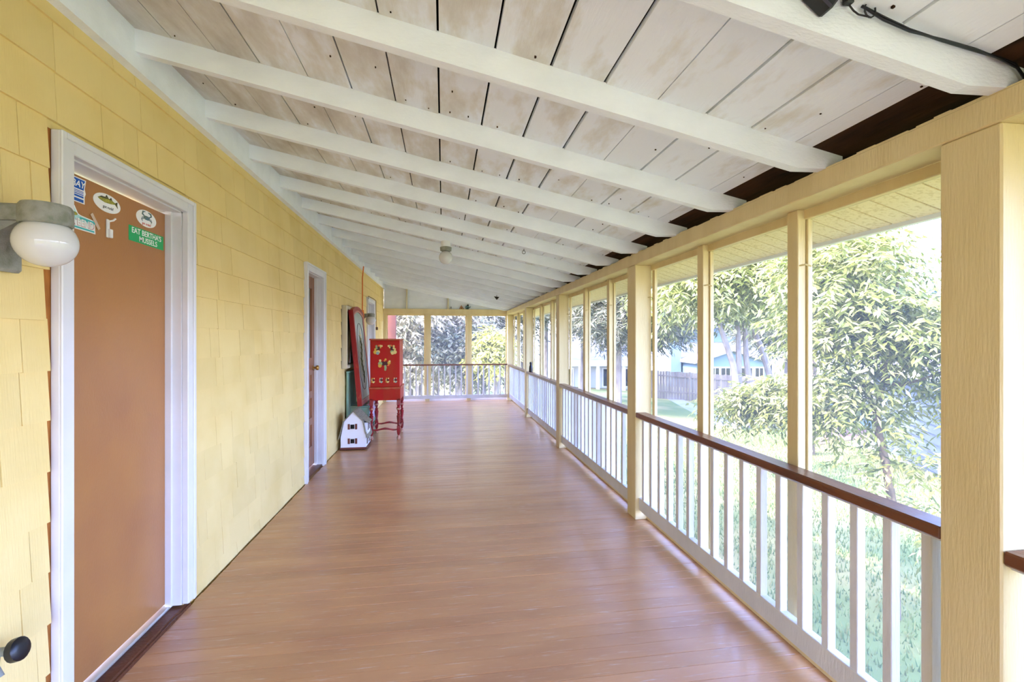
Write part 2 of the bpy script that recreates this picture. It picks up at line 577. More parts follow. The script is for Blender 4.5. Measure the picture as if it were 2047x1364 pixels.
for z0 in rows:
    z1 = min(z0 + CH + 0.004, 2.66)
    zb = max(z0, 0.004)
    if z1 - zb < 0.02:
        continue
    y = 0.2 + rnd.uniform(0, 0.2)
    while y < Y1 + 0.02:
        w = rnd.choice((0.10, 0.14, 0.17, 0.20, 0.24, 0.27, 0.30)) * rnd.uniform(0.9, 1.1)
        segs = [(y, min(y + w, Y1 + 0.04))]
        holes = [(a, b, -1, h) for a, b, _, h in OPEN] + [(WIN[0] - 0.025, WIN[1] + 0.01, WIN[2], WIN[3])]
        for (a, b, lo_, hi_) in holes:
            if zb < hi_ - 0.03 and z1 > lo_ + 0.03:
                ns = []
                for s0, s1 in segs:
                    if s1 <= a or s0 >= b:
                        ns.append((s0, s1)); continue
                    if s0 < a: ns.append((s0, a - 0.001))
                    if s1 > b: ns.append((b + 0.001, s1))
                segs = ns
        for s0, s1 in segs:
            raw = abs(s1 - OPEN[0][0]) < 0.004
            if s1 - s0 > (0.05 if raw else 0.015):
                shingles.append((s0, s1 - (0.010 + rnd.uniform(0, 0.006) if raw else rnd.uniform(0.0012, 0.003)), zb + rnd.uniform(-0.002, 0.002), z1, raw))
        y += w
shingles.sort(key=lambda s: -((s[1] - s[0]) * (s[3] - s[2])) / max(1.45, 0.5 * (s[0] + s[1])) ** 3 if s[1] > 1.45 else 0)
rest = MB()
for k, (s0, s1, z0, z1, raw) in enumerate(shingles):
    px = W - 0.0145 + rnd.uniform(0, 0.002)
    if k < 298:
        o = link('shingle', sh_raw if raw else sh_plain, wall_l)
        o.location = (px, s0, z0)
        o.scale = (1.15 if raw else 1.0, s1 - s0, z1 - z0)
    else:
        rest.prism([(px + a, z0 + b * (z1 - z0)) for a, b in sh_prof], 'y', s0, s1)
MB().box(W - 0.016, W - 0.0115, OPEN[0][0] - 0.030, OPEN[0][0] + 0.004, 0.0, OPEN[0][3]).build('cedar_strip', 'raw_cedar', wall_l)
o = rest.build('shingles', 'yellow_shingle', wall_l)
tag(o, kind='stuff')

# ledger along the top of the wall
# ================================================================== CEILING
roof = MB()
roof.prism([(W - 0.3, zc(W - 0.3) + 0.024), (2.2, zc(2.2) + 0.024), (2.2, zc(2.2) + 0.09), (W - 0.3, zc(W - 0.3) + 0.12)], 'y', Y0 - 0.2, Y1 + 0.3)
ceil_o = roof.build('ceiling', 'roof_felt')
tag(ceil_o, 'sloping white porch ceiling of boards over rafters', kind='structure')
jx = [-1.36, -1.19, -1.008, -0.825, -0.617, -0.422, -0.223, -0.019, 0.185, 0.391, 0.596, 0.805, 1.002, 1.193, 1.385, 1.462]
gaps = [0.004, 0.004, 0.004, 0.006, 0.004, 0.007, 0.007, 0.008, 0.009, 0.012, 0.012, 0.005, 0.012, 0.008, 0.004, 0.003]
nails = MB()
for k in range(len(jx) - 1):
    a, b = jx[k] + gaps[k] / 2, jx[k + 1] - gaps[k + 1] / 2
    bm = MB().prism([(a, zc(a)), (b, zc(b)), (b, zc(b) + 0.02), (a, zc(a) + 0.02)], 'y', Y0, Y1 + 0.1)
    o = bm.build('ceiling_board', 'ceiling_whitewash', ceil_o)
    o.location.z = rnd.uniform(-0.002, 0.002)
    for r_ in range(-4, 17):
        yy = 1.045 + 0.601 * r_
        for q in range(2):
            if rnd.random() < 0.55:
                nx = a + (b - a) * (0.25 + 0.5 * q) + rnd.uniform(-0.02, 0.02)
                ny = yy - rnd.uniform(0.02, 0.07) if rnd.random() < 0.5 else yy + 0.042 + rnd.uniform(0.03, 0.4)
                s = rnd.uniform(0.0018, 0.0034)
                nails.box(nx - s, nx + s, ny - s, ny + s, zc(nx) - 0.0045, zc(nx) + 0.004)
o = nails.build('nail_heads', 'dark_bare_wood', ceil_o); tag(o, kind='stuff')
for k in range(4):
    a = 1.464 + 0.184 * k; b = a + 0.181
    MB().prism([(a, zc(a)), (b, zc(b)), (b, zc(b) + 0.02), (a, zc(a) + 0.02)], 'y', Y0, Y1 + 0.1).build('bare_board', 'dark_bare_wood', ceil_o)
rp_ = [(-1.342, zc(-1.34) + 0.004), (-1.342, 2.72), (1.40, 2.137), (1.535, 2.141), (1.60, 2.142), (1.60, zc(1.60) + 0.004)]
raf = MB().prism(rp_, 'y', 0, 0.043).data('rafter', 'rafter_white')
RAFT = [1.045 + 0.601 * k for k in range(-8, 17)]
for yy in RAFT:
    o = link('rafter', raf, ceil_o)
    o.location = (0, yy + (0 if abs(yy - 1.045) < 0.1 else rnd.uniform(-0.004, 0.004)), 0)
    blk = MB().box(1.602, 1.64, yy - 0.004, yy + 0.047, 2.142, zc(1.64) - 0.002).build('rafter_tail', 'dark_bare_wood', ceil_o)
MB().prism([(W - 0.012, 2.648), (-1.34, 2.648), (-1.34, zc(-1.34)), (W - 0.012, zc(W - 0.012))], 'y', Y0, Y1 + 0.09).build('ledger_board', 'rafter_white', ceil_o)

# soffit and fascia outside
SM = (2.150 - 2.013) / (2.155 - 1.67)


def zs(x):
    return 2.150 - SM * (x - 1.67)


sof = MB().prism([(1.67, zs(1.67) + 0.006), (2.158, zs(2.158) + 0.006), (2.158, zs(2.158) + 0.011), (1.67, zs(1.67) + 0.011)], 'y', Y0, Y1 + 0.3).build('trim_1', 'soffit_joint')
tag(sof, 'pale yellow vented soffit under the porch eave', kind='structure')
sp = [(1.67, zs(1.67)), (2.158, zs(2.158)), (2.158, zs(2.158) + 0.0055), (1.67, zs(1.67) + 0.0055)]
pd = MB().prism(sp, 'y', 0, 0.106).data('soffit_panel', 'soffit_vinyl')
y = Y0
while y < Y1 + 0.2:
    o = link('soffit_panel', pd, sof); o.location = (0, y, 0); y += 0.1145
fas = MB().box(2.158, 2.19, Y0 - 0.2, Y1 + 0.3, 1.992, zc(2.2) + 0.022).build('trim_2', 'fascia_white')
tag(fas, 'white fascia board along the eave', kind='structure')

# ================================================================== RIGHT WALL: header, posts, screens
hdr = MB()
hdr.bbox(RX - 0.008, 1.668, Y0, Y1, 2.056, 2.14, 0.004)
wall_r = hdr.build('wall_right', 'cream_paint')
tag(wall_r, 'cream painted post and header screen wall', kind='structure')
POSTS = [-3.88, -1.41, 1.06, 3.52, 5.99, 8.45, 10.90]  # first bay lies out of view, added to weaken light from behind
PW = 0.162
post_me = MB().bbox(RX, 1.668, 0, PW, 0.0, 2.057, 0.005).data('post', 'cream_paint')
for p in POSTS:
    o = link('post', post_me, wall_r); o.location = (0, p, 0)
rough = MB()
y = 0.0
while y < Y1:
    l_ = rnd.uniform(0.02, 0.09); h_ = rnd.uniform(0.002, 0.010)
    rough.box(RX - 0.006, RX + 0.012, y, y + l_, 2.138, 2.14 + h_); y += l_
o = rough.build('caulk_ridge', 'cream_paint', wall_r); tag(o, kind='stuff')
scr_count = 0
RAIL_LABEL = ['', 'short visible length of white railing with brown cap beside the broad first post',
              'white baluster railing with brown cap between the two tallest-looking posts, beside the tree',
              'white baluster railing with brown cap in the second full bay along the porch',
              'white baluster railing with grey-brown cap in the third bay, carrying the black bottle',
              'white baluster railing with brown cap in the last side bay by the end corner']
bal_me = MB().bbox(1.563, 1.600, -0.0175, 0.0175, 0.176, 0.815, 0.0025).data('baluster', 'rail_white')
for bi in range(len(POSTS) - 1):
    a, b = POSTS[bi] + PW, POSTS[bi + 1]
    win = MB().bbox(1.664, 1.70, a, b, 2.012, 2.056, 0.003).build('window_%d' % (bi + 1), 'cream_paint')
    tag(win, 'cream framed insect screen bay', kind='structure')
    MB().bbox(1.63, 1.70, a, b, 0.0, 0.04, 0.003).build('screen_sill', 'cream_paint', win)
    ml = [(a + 0.697, a + 0.765), (a + 1.487, a + 1.555)]
    for m0, m1 in ml:
        MB().bbox(1.63, 1.672, m0, m1, 0.04, 2.056, 0.003).build('mullion', 'cream_paint', win)
    edges = [(a, ml[0][0]), (ml[0][1], ml[1][0]), (ml[1][1], b)]
    for q, (e0, e1) in enumerate(edges):
        e0x = e0 - (0.0 if q == 0 else 0.034); e1x = e1 + (0.0 if q == 2 else 0.034)
        for s0 in (e0x + 0.002, e1x - 0.032):
            ext = 0.012
            MB().bbox(1.674, 1.698, s0 - (0 if s0 == e0x + .002 else ext), s0 + 0.03 + (ext if s0 == e0x + .002 else 0), 0.04, 2.012, 0.002).build('frame_stile', 'cream_paint', win)
        MB().quad((1.687, e0x + 0.01, 0.04), (1.687, e1x - 0.01, 0.04), (1.687, e1x - 0.01, 2.012), (1.687, e0x + 0.01, 2.012)).build('screen', 'insect_screen', win)
        # small hook and eye that holds the frame
        hk = MB()
        zz = 1.79
        yk = e1 - 0.004
        hk.tube([(1.650, yk + 0.016, zz), (1.640, yk + 0.004, zz + 0.006), (1.650, yk - 0.018, zz + 0.008), (1.672, yk - 0.028, zz)], 0.004, 6)
        hk.tube([(1.645, yk + 0.014, zz - 0.012), (1.645, yk + 0.014, zz + 0.012)], 0.005, 6)
        hk.build('hook', 'cream_paint', win)
    if bi == 0:
        continue
    rail = empty('porch_railing', (1.58, (a + b) / 2, 0.0))
    tag(rail, RAIL_LABEL[bi], 'railing', 'porch railings between the posts')

    def loc(bm, nm, mt, rail=rail):
        o = bm.build(nm, mt, rail); o.location = (-rail.location.x, -rail.location.y, 0); return o
    loc(MB().bbox(RX + 0.002, 1.622, a, b, 0.826, 0.866, 0.005), 'top_rail', 'rail_cap_brown')
    loc(MB().bbox(1.558, 1.604, a, b, 0.812, 0.826, 0.002), 'sub_rail', 'rail_white')
    loc(MB().bbox(1.560, 1.602, a, b, 0.078, 0.178, 0.003), 'bottom_rail', 'rail_white')
    n = 17
    for k in range(n):
        o = link('baluster', bal_me, rail)
        o.location = (-1.58, a + (b - a) * (k + 0.5) / n - (a + b) / 2, 0)

# ================================================================== FAR END WALL
we = MB().bbox(W, RX + 0.02, Y1 - 0.03, Y1 + 0.09, 2.064, 2.184, 0.004).build('wall_end', 'cream_paint')
tag(we, 'screened end wall with white gable boards above', kind='structure')
gb = MB(); gb.prism([(W, 2.184), (RX + 0.05, 2.184), (RX + 0.05, zc(RX + 0.05)), (W, zc(W))], 'y', Y1 + 0.06, Y1 + 0.09)
gb.build('gable_panel', 'rafter_white', we)
for sx_ in (-0.86, 0.10):
    MB().prism([(sx_, 2.184), (sx_ + 0.03, 2.184), (sx_ + 0.03, zc(sx_ + 0.03) - 0.002), (sx_, zc(sx_) - 0.002)], 'y', Y1 - 0.03, Y1 + 0.06).build('gable_stud', 'casing_tan', we)
MB().bbox(W, RX, Y1 + 0.05, Y1 + 0.10, 0.0, 0.05, 0.003).build('end_sill', 'white_trim', we)
wne = MB().bbox(W, RX, Y0 - 0.12, Y0, 2.064, 2.184, 0.004).build('wall_near_added', 'cream_paint')  # unseen end wall behind the camera, added to hold back rear light
tag(wne, 'unseen screened wall added at the other porch end to cut rear light', kind='structure')
gb = MB(); gb.prism([(W, 2.184), (RX + 0.05, 2.184), (RX + 0.05, zc(RX + 0.05)), (W, zc(W))], 'y', Y0 - 0.09, Y0 - 0.06)
gb.build('gable_panel', 'rafter_white', wne)
for a, b in ((W, -1.315), (-0.42, -0.32), (0.556, 0.652)):
    MB().bbox(a, b, Y0 - 0.08, Y0, 0.0, 2.064, 0.003).build('mullion', 'cream_paint', wne)
for a, b in ((-1.315, -0.42), (-0.32, 0.556), (0.652, RX)):
    MB().quad((a, Y0 - 0.05, 0.0), (b, Y0 - 0.05, 0.0), (b, Y0 - 0.05, 2.064), (a, Y0 - 0.05, 2.064)).build('screen', 'insect_screen', wne)
wfe = MB().bbox(W, RX, Y1 + 0.02, Y1 + 0.05, 2.03, 2.064, 0.002).build('window_7', 'cream_paint')
tag(wfe, 'cream framed insect screens across the porch end', kind='structure')
MB().bbox(W, -1.315, Y1 - 0.01, Y1 + 0.07, 0.0, 2.064, 0.003).build('corner_stile', 'cream_paint', wfe)
for a, b in ((-0.42, -0.32), (0.556, 0.652)):
    MB().bbox(a, b, Y1 + 0.0, Y1 + 0.07, 0.0, 2.064, 0.003).build('mullion', 'cream_paint', wfe)
for a, b in ((-1.315, -0.42), (-0.32, 0.556), (0.652, RX)):
    for s0 in (a, b - 0.03):
        MB().bbox(s0, s0 + 0.03, Y1 + 0.045, Y1 + 0.065, 0.05, 2.03, 0.002).build('frame_stile', 'cream_paint', wfe)
    MB().quad((a, Y1 + 0.056, 0.05), (b, Y1 + 0.056, 0.05), (b, Y1 + 0.056, 2.03), (a, Y1 + 0.056, 2.03)).build('screen', 'insect_screen', wfe)
rail = empty('porch_railing', (0.08, Y1 - 0.03, 0))
tag(rail, 'white baluster railing with thin brown cap across the porch end', 'railing', 'porch railings between the posts')
MB().bbox(W + 0.02 - 0.08, RX - 0.08, -0.05, 0.028, 0.846, 0.880, 0.004).build('top_rail', 'rail_cap_brown', rail)
MB().bbox(W + 0.02 - 0.08, RX - 0.08, -0.012, 0.022, 0.06, 0.145, 0.003).build('bottom_rail', 'rail_white', rail)
be = MB().bbox(-0.016, 0.016, -0.012, 0.022, 0.145, 0.848, 0.002).data('baluster', 'rail_white')
for k in range(22):
    o = link('baluster', be, rail); o.location = (W + 0.08 + k * 0.1325 - 0.08, 0, 0)

# ================================================================== DOORS
SX = -1.460          # face of the brown door


def casing(door, y0, y1, z1, w=0.078, depth=0.02, zb=0.0):
    """white casing boards with a stepped profile + jambs, around outline y0..y1, top z1"""
    for s, (a, b) in (('n', (y0, y0 + w)), ('f', (y1 - w, y1))):
        bm = MB(); bm.bbox(W - 0.012, W + depth, a, b, zb, z1, 0.004)
        out_a, out_b = (a, a + 0.022) if s == 'n' else (b - 0.022, b)
        bm.bbox(W + depth - 0.001, W + depth + 0.008, out_a, out_b, zb, z1, 0.003)
        bm.build('casing', 'white_trim', door)
    bm = MB(); bm.bbox(W - 0.012, W + depth, y0 + w, y1 - w, z1 - w, z1, 0.004)
    bm.bbox(W + depth - 0.001, W + depth + 0.008, y0 + 0.022, y1 - 0.022, z1 - 0.022, z1, 0.003)
    bm.build('casing', 'white_trim', door)
    for a, b in ((y0 + 0.05, y0 + w + 0.006), (y1 - w - 0.006, y1 - 0.05)):
        bm = MB(); bm.box(W - 0.20, W - 0.012, a, b, zb, z1 - 0.05)
        bm.build('jamb', 'white_trim', door)
    MB().box(W - 0.20, W - 0.012, y0 + 0.05, y1 - 0.05, z1 - w - 0.006, z1 - 0.05).build('jamb', 'white_trim', door)
    MB().box(SX + 0.001, SX + 0.03, y0 + w + 0.006, y0 + w + 0.02, zb, z1 - w - 0.006).build('door_stop', 'white_trim', door)
    MB().box(SX + 0.001, SX + 0.03, y1 - w - 0.02, y1 - w - 0.006, zb, z1 - w - 0.006).build('door_stop', 'white_trim', door)


d1 = MB().bbox(SX - 0.045, SX, 1.955, 2.722, 0.045, 2.118, 0.003).build('door_1', 'door_brown')
tag(d1, 'flat brown door with bumper stickers', kind='structure')
casing(d1, OPEN[0][0], OPEN[0][1], OPEN[0][3], w=0.068, zb=0.03)
MB().bbox(SX - 0.05, W - 0.002, 1.93, 2.75, -0.03, 0.018, 0.006).build('sill', 'sill_brown', d1)
th = MB(); th.bbox(SX - 0.02, SX + 0.025, 1.96, 2.72, 0.018, 0.034, 0.005); th.build('threshold', 'threshold_metal', d1)
MB().bbox(W - 0.004, W + 0.012, 1.93, 2.75, -0.01, 0.012, 0.004).build('nosing', 'sill_brown', d1)
lk = MB(); lk.bbox(SX - 0.001, SX + 0.004, 2.706, 2.72, 1.185, 1.245, 0.001); lk.build('latch_plate', 'brass', d1)


def Y_(y): return y * (1.458 / 1.47)


def Z_(z): return CAM_H + (z - CAM_H) * (1.458 / 1.47)


def face(yc, zc_, off=0.0022, tilt=0.0):
    """text frame on the door face: x to +Y, y to +Z, normal +X"""
    m_ = Matrix(((0, 0, 1, SX + off), (1, 0, 0, yc), (0, 1, 0, zc_), (0, 0, 0, 1)))
    return m_ @ Matrix.Rotation(tilt, 4, 'Z')


def plate(name, outline, yc, zc_, matname, parent, off=0.0, th=0.0012, tilt=0.0, label=None):
    me = MB().prism(outline, 'z', 0, th).data(name, matname)
    me.transform(face(yc, zc_, off, tilt))
    o = link(name, me, parent)
    if label: o['label'] = label
    return o


def oval(ry, rz, n=32):
    return [(ry * math.cos(2 * math.pi * k / n), rz * math.sin(2 * math.pi * k / n)) for k in range(n)]


def rect(w, h):
    return [(-w / 2, -h / 2), (w / 2, -h / 2), (w / 2, h / 2), (-w / 2, h / 2)]


# green sticker
gs = plate('sticker', rect(0.270, 0.072), 2.536, 1.957, 'green_print', d1, label='green bumper sticker with white lettering')
text("EAT BERTHA'S", 0.037, 'white_print', 'lettering', gs, face(2.536, 1.973, 0.0014), sx=0.98)
text("MUSSELS", 0.037, 'white_print', 'lettering', gs, face(2.546, 1.940, 0.0014), sx=1.0)
# crab oval
cx_, cz_ = 2.532, 2.052
cs = plate('sticker', oval(0.078, 0.041), cx_, cz_, 'white_print', d1, label='white oval sticker with a blue crab')
crab = MB()
crab.prism([(-0.026, 0.004), (-0.012, 0.012), (0.012, 0.012), (0.026, 0.004), (0.012, -0.008), (-0.012, -0.008)], 'z', 0, 0.0008)
for s in (-1, 1):
    crab.tube([(s * 0.018, 0.008, 0.0004), (s * 0.034, 0.016, 0.0004), (s * 0.030, 0.028, 0.0004), (s * 0.012, 0.031, 0.0004)], [0.003, 0.004, 0.0045, 0.002], 5)
    for q in range(3):
        crab.tube([(s * 0.016, -0.003, 0.0004), (s * (0.032 + 0.004 * q), 0.002 - 0.007 * q, 0.0004), (s * (0.040 - 0.004 * q), -0.010 - 0.005 * q, 0.0004)], 0.0014, 4)
me = crab.data('crab', 'crab_blue'); me.transform(face(cx_, cz_ + 0.002, 0.0014)); link('crab_drawing', me, cs)
text('got crabs?', 0.017, 'red_print', 'lettering', cs, face(cx_, cz_ - 0.027, 0.0014))
# fish oval
fx_, fz_ = 2.262, 2.050
fs_ = plate('sticker', oval(0.083, 0.040), fx_, fz_, 'white_print', d1, label='white oval sticker with a striped fish')
fish = MB()
top = [(-0.058, 0.006), (-0.040, 0.016), (-0.012, 0.020), (0.02, 0.016), (0.046, 0.008), (0.062, 0.016), (0.060, 0.002), (0.064, -0.012), (0.046, 0.001), (0.018, -0.004), (-0.016, -0.006), (-0.044, -0.001)]
fish.prism(top[::-1], 'z', 0, 0.0008)
me = fish.data('fish', 'fish_olive'); me.transform(face(fx_, fz_ + 0.006, 0.0014)); link('fish_drawing', me, fs_)
fin = MB(); fin.prism([(-0.014, 0.018), (-0.006, 0.030), (0.006, 0.018)][::-1], 'z', 0, 0.0008); fin.prism([(0.012, 0.016), (0.022, 0.025), (0.030, 0.012)][::-1], 'z', 0, 0.0008)
fin.prism([(0.046, 0.006), (0.062, 0.016), (0.060, 0.002), (0.064, -0.012)][::-1], 'z', 0.0008, 0.001)
fin.prism([(-0.054, 0.009), (-0.036, 0.018), (0.03, 0.014), (0.0, 0.013)][::-1], 'z', 0.0008, 0.001)
me = fin.data('fish_fins', 'fish_dark'); me.transform(face(fx_, fz_ + 0.006, 0.0014)); link('fish_fins', me, fs_)
text('got rock?', 0.017, 'black_plastic', 'lettering', fs_, face(fx_ + 0.005, fz_ - 0.018, 0.0014))
# blue bay sticker, cut off by the casing
bx0, bx1 = 2.005, 2.140
bs = plate('sticker', [(-0.0675, -0.050), (0.060, -0.050), (0.060, -0.02), (0.066, -0.006), (0.060, 0.012), (0.0675, 0.050), (-0.0675, 0.050)], (bx0 + bx1) / 2, 2.057, 'white_print', d1, label='blue and white sticker with horizontal stripes')
plate('print', [(-0.065, 0.005), (0.054, 0.005), (0.061, 0.046), (-0.065, 0.046)], (bx0 + bx1) / 2, 2.057, 'blue_print', bs, off=0.0012, th=0.0004)
for zz, hh in ((-0.002, 0.003), (-0.008, 0.003), (-0.015, 0.004), (-0.024, 0.008), (-0.040, 0.012)):
    plate('stripe', rect(0.118, hh), (bx0 + bx1) / 2 - 0.006, 2.057 + zz, 'blue_print', bs, off=0.0012, th=0.0004)
text('BAY', 0.037, 'white_print', 'lettering', bs, face(2.096, 2.081, 0.0018), shear=0.25)
# teal souvenir sticker, cut off by the casing
ts = plate('sticker', [(-0.12, -0.034), (0.082, -0.034), (0.078, 0.020), (0.0, 0.026), (-0.012, 0.030), (-0.03, 0.058), (-0.055, 0.064), (-0.12, 0.064)], 2.110, 1.932, 'white_print', d1, label='teal and white souvenir sticker')
plate('print', [(-0.11, 0.004), (0.076, -0.0), (0.074, 0.017), (-0.0, 0.022), (-0.018, 0.026), (-0.034, 0.052), (-0.11, 0.058)], 2.110, 1.932, 'pale_teal_print', ts, off=0.0012, th=0.0004)
plate('stripe', rect(0.085, 0.011), 2.148, 1.944, 'teal_print', ts, off=0.0016, th=0.0004)
plate('stripe', rect(0.17, 0.007), 2.10, 1.906, 'teal_print', ts, off=0.0012, th=0.0004)
plate('print', oval(0.016, 0.007, 16), 2.078, 1.958, 'fish_olive', ts, off=0.0018, th=0.0004)
text("A\u2019BEND", 0.042, 'lettering_pink', 'lettering', ts, face(2.122, 1.926, 0.0020), sx=0.86)
text("A\u2019BEND", 0.040, 'white_print', 'lettering', ts, face(2.121, 1.927, 0.0026), sx=0.86)
plate('tape', rect(0.016, 0.072), 2.190, 1.952, 'tape', d1, off=0.0022, th=0.0006, tilt=R(38), label='strip of clear tape')
# white plastic door hook
hb = MB(); hb.bbox(SX, SX + 0.007, 2.252, 2.270, 1.900, 1.980, 0.002); hb.bbox(SX + 0.006, SX + 0.016, 2.258, 2.276, 1.900, 1.938, 0.002)
hb.tube([(SX + 0.006, 2.264, 1.972), (SX + 0.018, 2.272, 1.978), (SX + 0.024, 2.278, 1.988)], 0.004, 6)
tag(hb.build('door_hook', 'white_plastic', d1), 'white plastic hook')

# second door: glazed upper, panelled below, brass knob
d2 = MB()
a, b, h = OPEN[1][0] + 0.08, OPEN[1][1] - 0.08, OPEN[1][3] - 0.085
SX2 = SX
d2.bbox(SX2 - 0.045, SX2, a - 0.01, a + 0.11, 0.04, h, 0.003)
d2.bbox(SX2 - 0.045, SX2, b - 0.11, b + 0.01, 0.04, h, 0.003)
for z0, z1 in ((0.04, 0.26), (0.50, 0.58), (0.80, 0.88), (1.06, 1.25), (h - 0.13, h)):
    d2.bbox(SX2 - 0.045, SX2, a + 0.105, b - 0.105, z0, z1, 0.003)
door2 = d2.build('door_2', 'door_brown_wood')
tag(door2, 'brown panelled door with a glass upper half', kind='structure')
for z0, z1 in ((0.25, 0.51), (0.57, 0.81), (0.87, 1.07)):
    MB().bbox(SX2 - 0.035, SX2 - 0.012, a + 0.10, b - 0.10, z0, z1, 0.008).build('panel', 'door_brown_wood', door2)
MB().box(SX2 - 0.028, SX2 - 0.02, a + 0.10, b - 0.10, 1.24, h - 0.12).build('pane', 'grey_glass', door2)
kb = MB(); kb.lathe([(0.028, 0), (0.028, 0.004), (0.010, 0.008), (0.010, 0.028), (0.026, 0.036), (0.030, 0.048), (0.024, 0.060), (0.008, 0.064)], seg=16)
me = kb.data('knob', 'brass', True); me.transform(Matrix.Translation((SX2, b - 0.055, 1.135)) @ Matrix.Rotation(R(90), 4, 'Y'))
link('knob', me, door2)
casing(door2, OPEN[1][0], OPEN[1][1], OPEN[1][3], zb=0.0)
MB().bbox(SX2 - 0.05, W - 0.002, OPEN[1][0] + 0.05, OPEN[1][1] - 0.05, -0.03, 0.022, 0.006).build('sill', 'sill_brown', door2)

# third door: white storm door with grey glass
a, b, h = OPEN[2][0] + 0.08, OPEN[2][1] - 0.08, OPEN[2][3] - 0.085
d3 = MB()
d3.bbox(SX - 0.045, SX, a - 0.01, a + 0.09, 0.04, h, 0.003); d3.bbox(SX - 0.045, SX, b - 0.09, b + 0.01, 0.04, h, 0.003)
for z0, z1 in ((0.04, 0.8), (h - 0.09, h)):
    d3.bbox(SX - 0.045, SX, a + 0.085, b - 0.085, z0, z1, 0.003)
door3 = d3.build('door_3', 'white_trim'); tag(door3, 'white door with tall grey glass', kind='structure')
MB().box(SX - 0.03, SX - 0.02, a + 0.08, b - 0.08, 0.79, h - 0.08).build('pane', 'grey_glass', door3)
casing(door3, OPEN[2][0], OPEN[2][1], OPEN[2][3])

# window with a thick cream box frame behind the painted panel
y0, y1, z0, z1 = WIN
wn7 = MB()
wn7.bbox(W - 0.012, W + 0.062, y0, y0 + 0.05, z0, z1, 0.006); wn7.bbox(W - 0.012, W + 0.062, y1 - 0.05, y1, z0, z1, 0.006)
wn7.bbox(W - 0.012, W + 0.062, y0 + 0.048, y1 - 0.048, z1 - 0.05, z1, 0.006); wn7.bbox(W - 0.012, W + 0.062, y0 + 0.048, y1 - 0.048, z0, z0 + 0.05, 0.006)
window7 = wn7.build('window_8', 'casing_tan'); tag(window7, 'window with a thick cream box frame', kind='structure')
MB().box(W - 0.016, W - 0.010, y0 - 0.03, y0, z0, z1).build('gap_shade_strip', 'dark_bare_wood', window7)  # dark strip paints the shadow in the gap between shingles and casing
MB().box(W - 0.01, W + 0.004, y0 + 0.048, y1 - 0.048, z0 + 0.048, z1 - 0.048).build('pane', 'dark_glass', window7)

# ================================================================== LAMPS


def jelly_lamp(name, y, z, label, gr):
    e = empty(name, (W, y, z)); tag(e, label, 'lamp')
    bm = MB(); bm.bbox(0.0, 0.028, -0.085, 0.085, -0.10, 0.10, 0.008)
    bm.build('back_plate', 'cast_grey', e)
    bm = MB(); bm.bbox(0.02, 0.12, -0.040, 0.040, 0.048, 0.098, 0.006)
    bm.prism([(0.02, 0.05), (0.02, -0.06), (0.05, 0.02), (0.10, 0.05)], 'y', -0.02, 0.02)
    bm.build('arm', 'cast_grey', e)
    bm = MB(); bm.lathe([(0.060, 0.040), (0.064, 0.044), (0.064, 0.094), (0.058, 0.104), (0.01, 0.108)], (0.155, 0, 0), 28)
    bm.build('cap', 'cast_grey', e, True)
    bm = MB(); bm.sphere((0.155, 0, -0.012), gr, gr * 0.98, 32, 20, z_hi=0.82)
    bm.build('globe', 'opal_glass', e, True)
    return e


jelly_lamp('wall_lamp', 1.628, 1.765, 'grey cast wall lamp with white glass globe beside the stickered door', 0.077)
jelly_lamp('wall_lamp', 8.12, 1.80, 'small grey wall lamp with white globe above the red chest', 0.085)
e = empty('ceiling_lamp', (0.026, 4.672, zc(0.026) - 0.10)); tag(e, 'white globe lamp hung under a ceiling rafter', 'lamp')
MB().lathe([(0.045, -0.045), (0.047, -0.02), (0.047, 0.012), (0.040, 0.014)], seg=24).build('collar', 'white_plastic', e, True)
MB().lathe([(0.050, -0.085), (0.056, -0.082), (0.058, -0.05), (0.052, -0.046), (0.02, -0.045)], seg=24).build('holder', 'cast_grey', e, True)
MB().sphere((0, 0, -0.150), 0.068, None, 28, 16, z_hi=0.9).build('globe', 'opal_glass', e, True)

# ================================================================== PAINTED CHEST ON TURNED LEGS
CX0, CX1, CYN, CYF = -1.045, -0.628, 6.88, 7.44
ch = empty('painted_chest', ((CX0 + CX1) / 2, (CYN + CYF) / 2, 0))
tag(ch, 'red painted chest with folk flowers on turned legs', 'chest')
hx, hy = (CX1 - CX0) / 2, (CYF - CYN) / 2
bm = MB(); bm.bbox(-hx, hx, -hy, hy, 0.765, 1.445, 0.006); body = bm.build('body', 'chest_red', ch)
bm = MB(); bm.prism([(-hx - 0.004, 1.445), (hx + 0.004, 1.445), (hx + 0.012, 1.455), (hx + 0.006, 1.468), (-hx - 0.006, 1.468), (-hx - 0.012, 1.455)], 'y', -hy - 0.012, hy + 0.012)
bm.build('lid_moulding', 'chest_edge', ch)
MB().bbox(-hx - 0.018, hx + 0.018, -hy - 0.018, hy + 0.018, 0.735, 0.766, 0.006).build('ledge', 'chest_edge', ch)
MB().bbox(-hx + 0.018, hx - 0.018, -hy - 0.005, -hy, 0.79, 1.41, 0.002).build('front_panel', 'chest_red', ch)
sk = MB()
sk.bbox(-hx - 0.01, hx + 0.01, -hy - 0.010, -hy + 0.012, 0.575, 0.736, 0.004); sk.bbox(-hx - 0.01, hx + 0.01, hy - 0.012, hy + 0.010, 0.575, 0.736, 0.004)
sk.bbox(-hx - 0.01, -hx + 0.012, -hy, hy, 0.575, 0.736, 0.004); sk.bbox(hx - 0.012, hx + 0.01, -hy, hy, 0.575, 0.736, 0.004)
sk.build('skirt', 'chest_red', ch)
leg = MB()
leg.bbox(-0.026, 0.026, -0.026, 0.026, 0.50, 0.60, 0.003)
leg.lathe([(0.012, 0.06), (0.020, 0.075), (0.026, 0.11), (0.030, 0.16), (0.024, 0.165)], seg=14)
